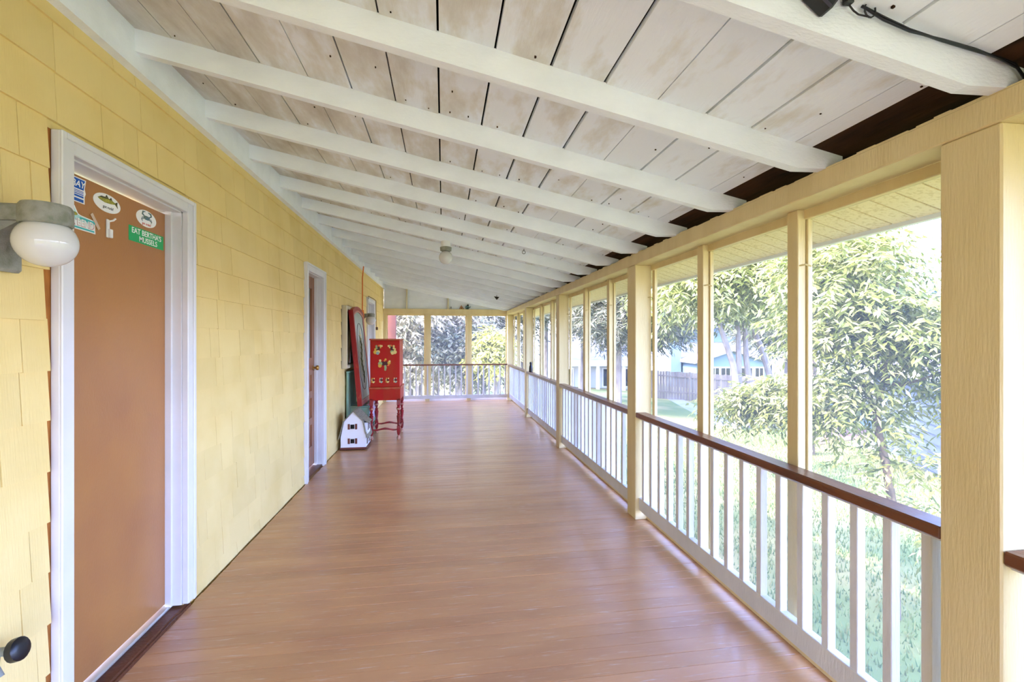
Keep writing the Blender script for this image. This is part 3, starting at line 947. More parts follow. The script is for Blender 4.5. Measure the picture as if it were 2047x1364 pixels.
leg.bbox(-0.024, 0.024, -0.024, 0.024, 0.11, 0.20, 0.003)
leg.lathe([(0.016, 0.20), (0.024, 0.21), (0.016, 0.225), (0.020, 0.25), (0.027, 0.31), (0.030, 0.345), (0.018, 0.36), (0.026, 0.37), (0.026, 0.378), (0.014, 0.39), (0.020, 0.42), (0.030, 0.445), (0.032, 0.46), (0.020, 0.48), (0.024, 0.50)], seg=14)
leg.slot = 1
leg.lathe([(0.020, 0.0), (0.027, 0.012), (0.028, 0.03), (0.020, 0.048), (0.014, 0.062)], seg=14)
leg.lathe([(0.028, 0.434), (0.0335, 0.445), (0.0335, 0.455), (0.028, 0.466)], seg=14)
lm = leg.data('leg', ['leg_red', 'leg_worn'], True)
for sx_ in (-1, 1):
    for sy_ in (-1, 1):
        o = link('leg', lm, ch); o.location = (sx_ * (hx - 0.016), sy_ * (hy - 0.016), 0)
for sy_ in (-1, 1):
    st = MB()
    st.tube([((-hx + 0.02) + (2 * hx - 0.04) * t, sy_ * (hy - 0.016), 0.150 + 0.010 * math.cos((t - 0.5) * 9)) for t in [k / 10 for k in range(11)]], [0.012, 0.012, 0.014, 0.012, 0.015, 0.018, 0.015, 0.012, 0.014, 0.012, 0.012], 8)
    st.build('stretcher', 'leg_red', ch, True)
for sx_ in (-1, 1):
    MB().tube([(sx_ * (hx - 0.016), -hy + 0.02, 0.15), (sx_ * (hx - 0.016), hy - 0.02, 0.15)], 0.012, 8).build('stretcher', 'leg_red', ch, True)


def disc_group(name, items, parent, frame, mats):
    bm = MB()
    for k, (x, z, r, mi) in enumerate(items):
        bm.slot = mi
        off = 0.0006 * (k % 7 + 1)
        v = [(x + r * math.cos(t * math.pi / 7), z + r * math.sin(t * math.pi / 7), off) for t in range(14)]
        bm._add(v, [tuple(range(14))])
    me = bm.data(name, mats); me.transform(frame)
    return link(name, me, parent)


PM = ['paint_dark', 'paint_ochre', 'paint_cream', 'paint_sage', 'paint_bluegrey', 'paint_orange', 'paint_cream']
fr = Matrix(((1, 0, 0, 0), (0, 0, -1, -hy - 0.0052), (0, 1, 0, 0), (0, 0, 0, 1)))


def flower(cx_, cz_, s, spec_):
    disc_group('painted_flower', [(cx_ + s * a, cz_ + s * b, s * r, m_) for a, b, r, m_ in spec_], ch, fr, PM)


def pz(py): return 1.45 - (py - 680) * 0.00722     # image row on the front face to height


def pxx(px): return (px - 767.0) * 0.00695


F1 = [(0.1, 0.0, 0.34, 0), (0.3, 0.35, 0.3, 0), (-0.2, 0.25, 0.24, 3), (-0.45, 0.05, 0.2, 1), (-0.4, -0.55, 0.42, 1), (0.15, -0.5, 0.36, 2), (0.05, -0.75, 0.34, 4), (0.55, 0.75, 0.22, 2), (0.85, 0.72, 0.2, 6), (0.3, 0.78, 0.2, 5), (-0.2, 0.68, 0.22, 3), (0.62, 0.4, 0.16, 1)]
F2 = [(-a, b, r, {1: 2, 2: 3, 3: 2, 4: 6}.get(m_, m_)) for a, b, r, m_ in F1]
F3 = [(0.0, 0.0, 0.42, 0), (0.5, 0.0, 0.4, 0), (-0.6, -0.05, 0.4, 3), (-0.65, -0.45, 0.34, 1), (-0.6, 0.55, 0.22, 2), (1.05, 0.1, 0.3, 1), (1.15, 0.4, 0.2, 2), (0.9, -0.3, 0.22, 5), (0.2, 0.5, 0.16, 5), (0.4, 0.75, 0.2, 1), (0.35, -0.55, 0.22, 3), (0.4, -0.85, 0.24, 3), (0.35, -1.2, 0.2, 3)]
F4 = [(0, 0.2, 0.3, 0), (0.25, -0.05, 0.22, 0), (-0.35, 0.1, 0.2, 2), (-0.25, 0.6, 0.2, 1), (0.35, 0.6, 0.2, 2), (-0.3, -0.45, 0.24, 1), (0.15, -0.55, 0.3, 2), (0.45, -0.4, 0.16, 6)]
F5 = [(a, b, r, {2: 4, 1: 2}.get(m_, m_)) for a, b, r, m_ in F4]
flower(pxx(752), pz(699), 0.070, F1); flower(pxx(783), pz(699), 0.070, F2); flower(pxx(764), pz(727), 0.076, F3)
for k, (q, ff) in enumerate(((743, F4), (759, F5), (772, F4), (788, F5))):
    flower(pxx(q), pz(761), 0.046, ff)

# ================================================================== PAINTED PANEL LEANING ON THE WALL
PL, PH, PT = 0.86, 1.45, 0.062      # length along the wall, height, thickness
pn = empty('arched_painting', (-1.175, 6.80, 0.505))
tag(pn, 'tall arched red-framed panel painted with a flower stem, leaning on the wall', 'painting')
pn.rotation_euler = (0, R(-5.2), 0)


def arch_outline(y0, y1, z0, z1, rise, n=10):
    pts = [(y0, z0), (y1, z0), (y1, z1 - rise)]
    for k in range(1, n):
        t = k / n
        yy = y1 + (y0 - y1) * t
        pts.append((yy, z1 - rise + rise * math.sin(math.pi * t) ** 0.8))
    pts.append((y0, z1 - rise))
    return pts


# frame as ring prism
o1 = arch_outline(0, PL, 0, PH, 0.075); i1 = arch_outline(0.055, PL - 0.055, 0.055, PH - 0.06, 0.07)
n = len(o1)
fr_ = MB()
for xx, flip in ((-PT / 2, True), (PT / 2, False)):
    vv = [(xx, *p) for p in o1] + [(xx, *p) for p in i1]
    ff = [(k, (k + 1) % n, n + (k + 1) % n, n + k) for k in range(n)]
    fr_._add(vv, [q[::-1] if flip else q for q in ff])
for ring, flip in ((o1, False), (i1, True)):
    vv = [(-PT / 2, *p) for p in ring] + [(PT / 2, *p) for p in ring]
    ff = [(k, n + k, n + (k + 1) % n, (k + 1) % n) for k in range(n)]
    fr_._add(vv, [q[::-1] if flip else q for q in ff])
fr_.build('frame', 'panel_red', pn)
rm = MB(); i2 = arch_outline(0.075, PL - 0.075, 0.075, PH - 0.085, 0.068)
vv = [(PT / 2 + 0.001, *p) for p in i1] + [(PT / 2 - 0.004, *p) for p in i2]
rm._add(vv, [(k, (k + 1) % n, n + (k + 1) % n, n + k) for k in range(n)])
rm.build('inner_edge', 'panel_rose', pn)
MB().prism(i2, 'x', -PT / 2 + 0.004, PT / 2 - 0.012).build('painted_face', 'panel_green', pn)
ln = MB(); ov = [(PT / 2 - 0.0105, PL / 2 + 0.26 * math.cos(t) * (1 if abs(math.cos(t)) < .7 else 1), 0.70 + 0.50 * math.copysign(abs(math.sin(t)) ** 0.6, math.sin(t))) for t in [2 * math.pi * k / 40 for k in range(41)]]
ln.tube(ov, 0.0045, 5); ln.build('oval_line', 'panel_line', pn)
st = MB(); st.tube([(PT / 2 - 0.010, PL / 2 + 0.05 * math.sin(k * 0.9), 0.30 + k * 0.062) for k in range(12)], 0.008, 5)
for k in range(16):
    zz = 0.34 + k * 0.042; s = -1 if k % 2 else 1
    yc_ = PL / 2 + 0.05 * math.sin((zz - 0.3) / 0.062 * 0.9)
    st._add([(PT / 2 - 0.009, yc_, zz), (PT / 2 - 0.009, yc_ + s * 0.03, zz + 0.045), (PT / 2 - 0.009, yc_ + s * 0.10, zz + 0.05), (PT / 2 - 0.009, yc_ + s * 0.05, zz + 0.005)], [(0, 1, 2, 3)])
st.build('painted_stem', 'stem_green', pn)
fl = MB()
for k in range(6):
    a_ = k * math.pi / 3
    fl._add([(PT / 2 - 0.008, PL / 2 + 0.02, 1.02), (PT / 2 - 0.008, PL / 2 + 0.02 + 0.05 * math.cos(a_ - .3), 1.02 + 0.07 * math.sin(a_ - .3)), (PT / 2 - 0.008, PL / 2 + 0.02 + 0.07 * math.cos(a_), 1.02 + 0.10 * math.sin(a_)), (PT / 2 - 0.008, PL / 2 + 0.02 + 0.05 * math.cos(a_ + .3), 1.02 + 0.07 * math.sin(a_ + .3))], [(0, 1, 2, 3)])
fl.build('painted_bloom', 'paint_cream', pn)

# crate that carries the panel, cloths on it
cr = empty('wooden_crate', (-1.205, 7.28, 0)); tag(cr, 'weathered teal crate standing under the leaning painted panel', 'crate')
for sx_ in (-0.125, 0.125):
    for k in range(3):
        MB().bbox(sx_ - 0.008, sx_ + 0.008, -0.36, 0.36, 0.02 + k * 0.155, 0.16 + k * 0.155, 0.003).build('slat', 'teal_crate', cr)
for sy_ in (-0.352, 0.352):
    for k in range(3):
        MB().bbox(-0.117, 0.117, sy_ - 0.008, sy_ + 0.008, 0.02 + k * 0.155, 0.16 + k * 0.155, 0.003).build('slat', 'teal_crate', cr)
MB().bbox(-0.133, 0.133, -0.36, 0.36, 0.475, 0.492, 0.003).build('lid', 'teal_crate', cr)
for sx_ in (-0.105, 0.105):
    for sy_ in (-0.33, 0.33):
        MB().box(sx_ - 0.012, sx_ + 0.012, sy_ - 0.012, sy_ + 0.012, 0.0, 0.476).build('corner_post', 'teal_crate', cr)
cl = MB()
gx, gy = 6, 22
vv = []
for a_ in range(gx):
    for b_ in range(gy):
        x = a_ / (gx - 1); y = b_ / (gy - 1)
        px_ = -1.085 + 0.018 + (0.012 * math.sin(y * 19) + 0.006 * math.sin(y * 41)) * (0.3 + x)
        vv.append((px_ + 0.003 * x, 6.98 + 0.62 * y, 0.497 - 0.24 * x + 0.02 * math.sin(y * 9) * x))
cl._add(vv, [(a_ * gy + b_, a_ * gy + b_ + 1, (a_ + 1) * gy + b_ + 1, (a_ + 1) * gy + b_) for a_ in range(gx - 1) for b_ in range(gy - 1)])
cl.bbox(-1.115, -1.068, 6.98, 7.60, 0.4935, 0.503, 0.003)
tag(cl.build('folded_cloth', 'lilac_cloth', None, True), 'crumpled lilac cloth hanging over the teal crate edge', 'cloth')
bd = empty('teal_board', (-1.345, 6.80, 0)); tag(bd, 'teal painted board standing against the shingles under the window', 'board')
MB().bbox(-0.014, 0.014, 0.0, 0.62, 0.0, 0.985, 0.003).build('panel', 'teal_crate', bd)
MB().bbox(-0.016, 0.034, -0.004, 0.624, 0.985, 1.005, 0.004).build('top_edge', 'teal_crate', bd)
MB().bbox(0.014, 0.026, 0.0, 0.62, 0.0, 0.10, 0.003).build('foot_rail', 'teal_crate', bd)

# ================================================================== DOLLHOUSE
dh = empty('dollhouse', (-1.170, 6.30, 0)); tag(dh, 'white wooden dollhouse with grey-brown gambrel roof on the porch floor', 'dollhouse')
hw, dl = 0.160, 0.36
g = [(-hw, 0.035), (hw, 0.035), (hw, 0.17), (0.118, 0.375), (0.0, 0.505), (-0.118, 0.375), (-hw, 0.17)]
MB().prism(g, 'y', 0.0, dl).build('body', 'dollhouse_white', dh)
MB().bbox(-hw - 0.012, hw + 0.012, -0.012, dl + 0.012, 0.010, 0.036, 0.003).build('base', 'dollhouse_brown', dh)
for sx_ in (-0.13, 0.13):
    for sy_ in (0.03, dl - 0.03):
        MB().box(sx_ - 0.015, sx_ + 0.015, sy_ - 0.015, sy_ + 0.015, 0.0, 0.011).build('foot', 'dollhouse_brown', dh)


def roof_slab(p, q, th=0.010, y0=-0.02, y1=dl + 0.02, nm='roof_slope'):
    d = Vector((q[0] - p[0], q[1] - p[1])).normalized(); nrm = Vector((d.y, -d.x))
    if nrm.y < 0: nrm = -nrm
    P_ = [p, q, (q[0] + nrm.x * th, q[1] + nrm.y * th), (p[0] + nrm.x * th, p[1] + nrm.y * th)]
    return MB().prism(P_, 'y', y0, y1).build(nm, 'dollhouse_roof', dh)


for s in (-1, 1):
    roof_slab((0.0, 0.506), (s * 0.125, 0.372))
    if s > 0:
        roof_slab((0.119, 0.376), (0.150, 0.225), y0=-0.02, y1=0.03)
        roof_slab((0.119, 0.376), (0.178, 0.150), y0=0.30)
        roof_slab((0.150, 0.225), (0.182, 0.148), y0=-0.02, y1=0.30)
        roof_slab((0.100, 0.405), (0.190, 0.340), y0=0.03, y1=0.30, nm='dormer_roof')
        MB().box(0.10, 0.172, 0.045, 0.285, 0.20, 0.352).build('dormer', 'dollhouse_white', dh)
        for q in range(2):
            MB().box(0.172, 0.175, 0.075 + q * 0.10, 0.135 + q * 0.10, 0.245, 0.33).build('dormer_window', 'dark_glass', dh)
    else:
        roof_slab((-0.119, 0.376), (-0.178, 0.150))
# shingle courses on the near upper slope
for k in range(9):
    t = (k + 0.4) / 9
    x_ = 0.125 * t; z_ = 0.506 - 0.134 * t
    MB().box(x_ + 0.004, x_ + 0.010, -0.02, dl + 0.02, z_ + 0.006, z_ + 0.0105).build('shingle_course', 'dollhouse_roof', dh)
for zz in (0.275, 0.085):
    w_ = MB().box(-0.042, 0.020, -0.006, 0.001, zz, zz + 0.068).build('window', 'white_trim', dh)
    MB().box(-0.036, 0.014, -0.0075, -0.0055, zz + 0.006, zz + 0.062).build('pane', 'dark_glass', w_)
    for xx in (-0.070, 0.022):
        MB().bbox(xx, xx + 0.027, -0.008, 0.001, zz - 0.002, zz + 0.070, 0.002).build('shutter', 'dollhouse_brown', dh)
for q in range(2):
    MB().box(hw - 0.001, hw + 0.004, 0.07 + q * 0.15, 0.14 + q * 0.15, 0.06, 0.135).build('side_window', 'dark_glass', dh)

# ================================================================== SMALL THINGS
# figurine / bottle on the rail
bt = empty('bottle', (1.578, 8.24, 0.866)); tag(bt, 'small black bottle standing on the porch rail', 'bottle')
MB().lathe([(0.026, 0), (0.032, 0.006), (0.033, 0.06), (0.030, 0.10), (0.018, 0.132), (0.014, 0.14)], seg=16).build('body', 'black_plastic', bt, True)
MB().lathe([(0.014, 0.139), (0.022, 0.142), (0.024, 0.160), (0.021, 0.178), (0.008, 0.186)], seg=16).build('cap', 'black_plastic', bt, True)
# birdhouse, ceramic bird, tiny figure on the end header
bh = empty('birdhouse', (0.43, Y1 + 0.025, 2.184)); tag(bh, 'tiny brown triangular birdhouse on the end header beam', 'birdhouse')
MB().prism([(-0.05, 0), (0.05, 0), (0.0, 0.085)], 'y', -0.025, 0.025).build('body', 'birdhouse_wood', bh)
for s in (-1, 1):
    MB().prism([(0, 0.097), (s * 0.066, -0.002), (s * 0.058, -0.004), (0, 0.084)], 'y', -0.03, 0.03).build('roof_slope', 'redwood', bh)
me = MB().lathe([(0.012, 0), (0.012, 0.002)], seg=12).data('hole', 'dark_bare_wood'); me.transform(Matrix.Translation((0, -0.025, 0.03)) @ Matrix.Rotation(R(90), 4, 'X')); link('entrance_hole', me, bh)
bb = empty('ceramic_bird', (0.57, Y1 + 0.02, 2.184)); tag(bb, 'round teal ceramic bird beside the tiny birdhouse', 'figurine')
MB().sphere((0, 0, 0.045), 0.05, 0.046, 16, 10, z_lo=-0.97).build('body', 'bird_teal', bb, True)
MB().sphere((0.015, -0.01, 0.098), 0.024, 0.022, 12, 8).build('head', 'black_plastic', bb, True)
MB().prism([(0.035, 0.05), (0.085, 0.075), (0.080, 0.05), (0.04, 0.03)], 'y', -0.008, 0.008).build('tail', 'bird_teal', bb)
MB().prism([(-0.03, 0.03), (0.02, 0.055), (0.03, 0.03), (0.0, 0.015)], 'y', -0.053, -0.042).build('wing', 'black_plastic', bb)
tf = empty('peg_figure', (0.185, Y1 + 0.02, 2.184)); tag(tf, 'tiny dark peg figure on the end header beam by the stud', 'figurine')
MB().lathe([(0.012, 0), (0.013, 0.004), (0.007, 0.03), (0.006, 0.036)], seg=10).build('body', 'cast_grey', tf, True)
MB().sphere((0, 0, 0.047), 0.013, None, 10, 8).build('head', 'black_plastic', tf, True)
# dark triangular tag on the rafters and a ring hook
p_ = Vector((0.955, 8.257, zc(0.955) - 0.098))
hg = empty('hanging_tag', (p_.x, p_.y - 0.006, p_.z)); tag(hg, 'small dark triangular tag on a rafter near the porch end', 'tag')
MB().prism([(-0.05, 0.002), (0.048, -0.006), (0.0, -0.062)], 'y', -0.006, 0.006).build('plate', 'dark_brown_metal', hg)
MB().tube([(0, 0, -0.005), (0, 0, 0.03)], 0.004, 6).build('pin', 'dark_brown_metal', hg)
rk = empty('ceiling_hook', (0.80, 4.55, zc(0.80))); tag(rk, 'small metal ring hook screwed into the ceiling boards', 'hook')
MB().tube([(0.016 * math.cos(t), 0, -0.034 + 0.016 * math.sin(t)) for t in [2 * math.pi * k / 16 for k in range(17)]], 0.0025, 6).build('ring', 'dark_brown_metal', rk)
MB().tube([(0, 0, 0.002), (0, 0, -0.019)], 0.0028, 6).build('stem', 'dark_brown_metal', rk)

# adapter box and cables at the first rafter
rf_y = RAFT[8] - 0.012
cb = empty('power_adapter', (0.945, RAFT[8] - 0.001, 2.322)); tag(cb, 'black power adapter fixed to a ceiling rafter with cables', 'adapter')
ab = MB(); ab.bbox(-0.036, 0.036, -0.042, 0.0, -0.042, 0.042, 0.005)
o = ab.build('box', 'black_plastic', cb); o.rotation_euler = (0, R(38), 0)
MB().tube([(-0.10, -0.012, 0.055), (-0.095, -0.016, 0.02), (-0.07, -0.02, -0.005), (-0.04, -0.02, -0.012), (-0.005, -0.05, 0.012), (0.01, -0.05, 0.05)], 0.006, 8).build('green_cable', 'green_cord', cb, True)
pl = MB(); pl.bbox(0.062, 0.085, -0.022, -0.004, -0.018, 0.004, 0.003); pl.build('plug', 'black_plastic', cb)
lp = [(0.078, -0.01, -0.016), (0.09, -0.012, -0.032), (0.104, -0.012, -0.04), (0.125, -0.012, -0.042)]
lp += [(0.136 + 0.016 * math.cos(t), -0.014, -0.026 + 0.020 * math.sin(t)) for t in [-2.0 + k * 0.6 for k in range(12)]]
MB().tube(lp, 0.0022, 6).build('cord_loop', 'black_plastic', cb, True)
MB().bbox(0.05, 0.155, -0.024, -0.002, 0.004, 0.026, 0.005).build('socket_strip', 'black_plastic', cb)
kc = MB()
base = [(x_, rf_y, zc(x_) - d_) for x_, d_ in ((1.06, 0.004), (1.12, 0.012), (1.20, 0.020), (1.30, 0.018), (1.40, 0.013), (1.48, 0.008), (1.535, 0.010), (1.562, 0.035), (1.585, 0.055), (1.615, 0.058))]
kc.tube(base, 0.0036, 6)
kc.tube([(x_, y_ - 0.003, z_ - 0.007 * math.sin(k * 1.3) - 0.004) for k, (x_, y_, z_) in enumerate(base)], 0.0028, 6)
tag(kc.build('cable', 'black_plastic', None, True), 'thin black twin cable stapled along the first ceiling rafter', 'cable')

# black hose tap low on the wall
tp = empty('hose_tap', (W, 1.615, 0.50)); tag(tp, 'black knobbed hose tap low on the shingles beside the door', 'tap')
kx = MB(); kx.lathe([(0.030, 0), (0.034, 0.004), (0.034, 0.022), (0.028, 0.028), (0.010, 0.030)], seg=18)
me = kx.data('knob', 'black_plastic', True); me.transform(Matrix.Translation((0.075, 0, 0)) @ Matrix.Rotation(R(75), 4, 'Y')); link('knob', me, tp)
MB().tube([(0, 0, 0), (0.076, 0, 0)], 0.013, 10).build('stem', 'cast_grey', tp, True)
MB().tube([(0.03, 0.0, 0.0), (0.034, -0.01, -0.04), (0.05, -0.012, -0.07)], 0.012, 10).build('spout', 'cast_grey', tp, True)

# cords by the far lamp
oc = MB()
pts = [(W + 0.05, 8.03, 2.69), (W + 0.03, 8.035, 2.5), (W + 0.028, 8.05, 2.2), (W + 0.03, 8.03, 1.95), (W + 0.045, 7.99, 1.86), (W + 0.04, 7.98, 1.74), (W + 0.03, 8.02, 1.5), (W + 0.035, 8.04, 1.2), (W + 0.03, 8.06, 0.8), (W + 0.03, 8.05, 0.3), (W + 0.05, 8.05, 0.01)]
oc.tube(pts, 0.010, 8)
oc.tube([(x_ + 0.012, y_ + 0.05 * (1 if k > 3 else 0.2), z_) for k, (x_, y_, z_) in enumerate(pts[3:])], 0.010, 8)
tag(oc.build('extension_cord', 'orange_cord', None, True), 'orange extension cord hanging down the yellow wall from the ceiling', 'cord')
bc = MB(); bc.tube([(W + 0.034, 8.66, 2.20), (W + 0.034, 8.65, 2.246), (W + 0.034, 9.2, 2.252), (W + 0.034, 9.59, 2.24), (W + 0.03, 9.62, 2.1), (W + 0.03, 9.66, 1.75), (W + 0.03, 9.72, 1.70)], 0.006, 6)
bc.bbox(W + 0.014, W + 0.05, 9.70, 9.76, 1.655, 1.715, 0.006)
tag(bc.build('brown_cord', 'brown_cord', None, True), 'thin brown cord draped around the white door casing with a plug end', 'cord')

# ================================================================== OUTSIDE
# ground
N = 60
vv, ff = [], []
xs = [-70 + 150 * k / N for k in range(N + 1)]; ysg = [-40 + 130 * k / N for k in range(N + 1)]
for x in xs:
    for y in ysg:
        vv.append((x, y, gz(x, y)))
for a in range(N):
    for b in range(N):
        ff.append((a * (N + 1) + b, (a + 1) * (N + 1) + b, (a + 1) * (N + 1) + b + 1, a * (N + 1) + b + 1))
lw = MB(); lw._add(vv, ff)
lawn = lw.build('ground', 'lawn'); tag(lawn, 'sloping lawn outside the porch', kind='structure')


def ground_patch(name, pts, matname, label, h=0.02):
    bm = MB()
    n_ = len(pts)
    v_ = [(x, y, gz(x, y) + h) for x, y in pts] + [(x, y, gz(x, y) - 0.1) for x, y in pts]
    bm._add(v_, [tuple(range(n_))] + [(k, n_ + k, n_ + (k + 1) % n_, (k + 1) % n_) for k in range(n_)])
    o = bm.build(name, matname); tag(o, label, kind='structure'); return o


def gpt(px, py):
    u, v = (px - 1023.5) / F_PX, (680 - py) / F_PX
    d = 3.0
    for _ in range(60):
        x, y = (CY * u + SY) * d, (CY - SY * u) * d
        d = (gz(x, y) - CAM_H) / v
    return ((CY * u + SY) * d, (CY - SY * u) * d)


ground_patch('path', [gpt(1690, 890), gpt(1745, 899), gpt(1800, 924), gpt(1960, 980), gpt(1960, 962), gpt(1810, 908), gpt(1745, 886)], 'concrete', 'pale concrete path beside the garage')
ground_patch('mulch_bed', [gpt(1600, 866), gpt(1640, 890), gpt(1745, 874), gpt(1730, 860), gpt(1640, 846)], 'mulch', 'mulch bed at the garage corner')
ground_patch('driveway', [(-14, 14.5), (10, 14.5), (13, 24), (-14, 24)], 'concrete', 'pale driveway beyond the porch end', 0.03)

# grass blades
rg = np.random.default_rng(5)
n = 70000
gx = 1.9 + 10 * rg.random(n) ** 1.3; gy = 0.3 + 13.5 * rg.random(n)
g0 = -1.0 - 0.055 * np.clip(gx - 2, 0, 40) - 0.012 * np.clip(gy - 9, 0, None)
ang = rg.random(n) * 6.283; hgt = 0.03 + 0.05 * rg.random(n); wd = 0.006 + 0.004 * rg.random(n)
ln_ = (rg.random((n, 2)) - 0.5) * 0.05
tri = np.zeros((n, 3, 3))
tri[:, 0] = np.stack([gx - np.cos(ang) * wd, gy - np.sin(ang) * wd, g0 - 0.003], 1)
tri[:, 1] = np.stack([gx + np.cos(ang) * wd, gy + np.sin(ang) * wd, g0 - 0.003], 1)
tri[:, 2] = np.stack([gx + ln_[:, 0], gy + ln_[:, 1], g0 + hgt], 1)
o = np_mesh('grass', tri.reshape(-1, 3), 3, 'grass_blade')
tag(o, 'short patchy green and straw-coloured grass beside the porch', 'grass', kind='stuff')


def leaf_cloud(name, blobs, n_twig, per, length, width, matname, parent, seed, droop=0.35, twig=0.35, shell=0.5):
    g_ = np.random.default_rng(seed)
    bl = np.array(blobs, float)
    wgt = bl[:, 6] if bl.shape[1] > 6 else bl[:, 3] * bl[:, 4] * bl[:, 5]
    pick = g_.choice(len(bl), n_twig, p=wgt / wgt.sum())
    B = bl[pick]
    d = g_.normal(size=(n_twig, 3)); d /= np.linalg.norm(d, axis=1)[:, None]
    r = g_.random(n_twig) ** shell
    base = B[:, :3] + d * B[:, 3:6] * r[:, None]
    td = d + g_.normal(size=(n_twig, 3)) * 0.5; td[:, 2] = td[:, 2] * 0.4 - droop * 0.6
    td /= np.linalg.norm(td, axis=1)[:, None]
    t = np.tile(np.linspace(0, 1, per), n_twig)
    base = np.repeat(base, per, 0); td = np.repeat(td, per, 0)
    p = base + td * (t * twig)[:, None]; p[:, 2] -= droop * twig * 0.6 * t ** 2
    N_ = len(p)
    side = np.cross(td, [0, 0, 1.0]); side /= np.linalg.norm(side, axis=1)[:, None] + 1e-6
    alt = np.where(np.arange(N_) % 2 == 0, 1, -1)[:, None]
    ld = td * 0.55 + side * alt * 0.8 + g_.normal(size=(N_, 3)) * 0.3; ld[:, 2] -= droop
    ld /= np.linalg.norm(ld, axis=1)[:, None]
    nr = g_.normal(size=(N_, 3)) * 0.45; nr[:, 2] += 1
    wv = np.cross(ld, nr); wv /= np.linalg.norm(wv, axis=1)[:, None] + 1e-6
    up = np.cross(wv, ld)
    L = length * (0.7 + 0.6 * g_.random(N_))[:, None]; Wd = width * (0.7 + 0.6 * g_.random(N_))[:, None]
    q = np.zeros((N_, 4, 3))
    q[:, 0] = p
    q[:, 1] = p + ld * L * 0.45 + wv * Wd * 0.5 + up * Wd * 0.12
    q[:, 2] = p + ld * L - up * L * 0.08
    q[:, 3] = p + ld * L * 0.45 - wv * Wd * 0.5 + up * Wd * 0.12
    o_ = np_mesh(name, q.reshape(-1, 3), 4, matname, parent)
    o_['kind'] = 'stuff'
    return o_


def local(v, e):
    return tuple(Vector(v) - e.location)


# ---- tree by the rail
b0 = at(1790, 1218, 4.25); b0.z = gz(b0.x, b0.y)
t1 = empty('young_tree', b0); tag(t1, 'young broad-leaved tree with slender forked trunk just outside the porch rail', 'tree')
D1 = 4.25
tr = MB()
trunk = [b0 - Vector((0, 0, 0.1)), at(1787, 1100, D1), at(1782, 1000, D1), at(1772, 930, D1 + 0.05), at(1757, 870, D1 + 0.1), at(1752, 830, D1 + 0.15)]
tr.tube([local(v, t1) for v in trunk], [0.045, 0.04, 0.037, 0.033, 0.030, 0.028], 10)
o = tr.build('trunk', 'bark', t1, True)


def branch(e, pts, r0, r1, nm='branch', m_='bark'):
    n_ = len(pts)
    return MB().tube([local(v, e) for v in pts], [r0 + (r1 - r0) * k / (n_ - 1) for k in range(n_)], 7).build(nm, m_, e, True)


branch(t1, [at(1752, 832, D1 + .15), at(1735, 780, D1 + .2), at(1700, 745, D1 + .35), at(1665, 690, D1 + .5), at(1630, 640, D1 + .6)], 0.024, 0.010)
branch(t1, [at(1752, 832, D1 + .15), at(1765, 760, D1 + .1), at(1775, 690, D1), at(1790, 600, D1), at(1800, 520, D1)], 0.024, 0.008)
branch(t1, [at(1765, 765, D1 + .1), at(1800, 770, D1), at(1840, 760, D1 - .1), at(1880, 745, D1 - .2), at(1930, 730, D1 - .3)], 0.016, 0.007)
branch(t1, [at(1735, 782, D1 + .2), at(1690, 770, D1 + .4), at(1620, 770, D1 + .6), at(1560, 775, D1 + 1.3), at(1500, 790, D1 + 1.6), at(1455, 792, D1 + 1.9)], 0.017, 0.005)
branch(t1, [at(1765, 765, D1 + .1), at(1860, 700, D1 - .1), at(2000, 650, D1 - .2), at(2150, 690, D1 - .35)], 0.018, 0.006)  # limb runs out of view under the crown added against sky light
branch(t1, [at(1772, 690, D1), at(1730, 640, D1 + .2), at(1690, 560, D1 + .4), at(1650, 500, D1 + .5)], 0.013, 0.005)
blobs = []
for px, py, d, r, w_ in ((1690, 560, 4.5, .50, 1.4), (1785, 640, 4.3, .42, 1.1), (1650, 650, 4.7, .40, 1), (1760, 680, 4.4, .38, .8), (1850, 645, 4.2, .28, .6), (1690, 770, 4.6, .30, .6),
                         (1830, 790, 4.3, .26, .12), (1660, 820, 4.6, .22, .42), (1760, 830, 4.5, .24, .2), (1600, 800, 5.4, .26, .5), (1545, 798, 5.7, .28, .55), (1490, 806, 6.0, .28, .5), (1450, 800, 6.2, .24, .35), (1575, 775, 5.6, .24, .4), (1520, 780, 5.9, .2, .3), (2060, 620, 4.1, .5, .9), (2180, 720, 3.9, .5, .9), (2060, 780, 4.0, .4, .5), (1690, 500, 4.6, .40, .9), (1930, 700, 4.2, .42, .6), (1960, 800, 4.2, .34, .25), (1830, 930, 4.2, .32, .20), (1740, 930, 4.4, .24, .10), (1640, 520, 4.9, .4, .9), (1660, 420, 5.0, .5, .8), (1860, 1040, 4.2, .3, .12)):  # blobs past the right edge are added to cut sky light on the post
    c_ = at(px, py, d)
    blobs.append((*local(c_, t1), r * 1.05, r * 1.05, r * 0.75, w_))
leaf_cloud('foliage', blobs, 2900, 11, 0.092, 0.027, 'leaf_bright', t1, 11, 0.4, 0.30)

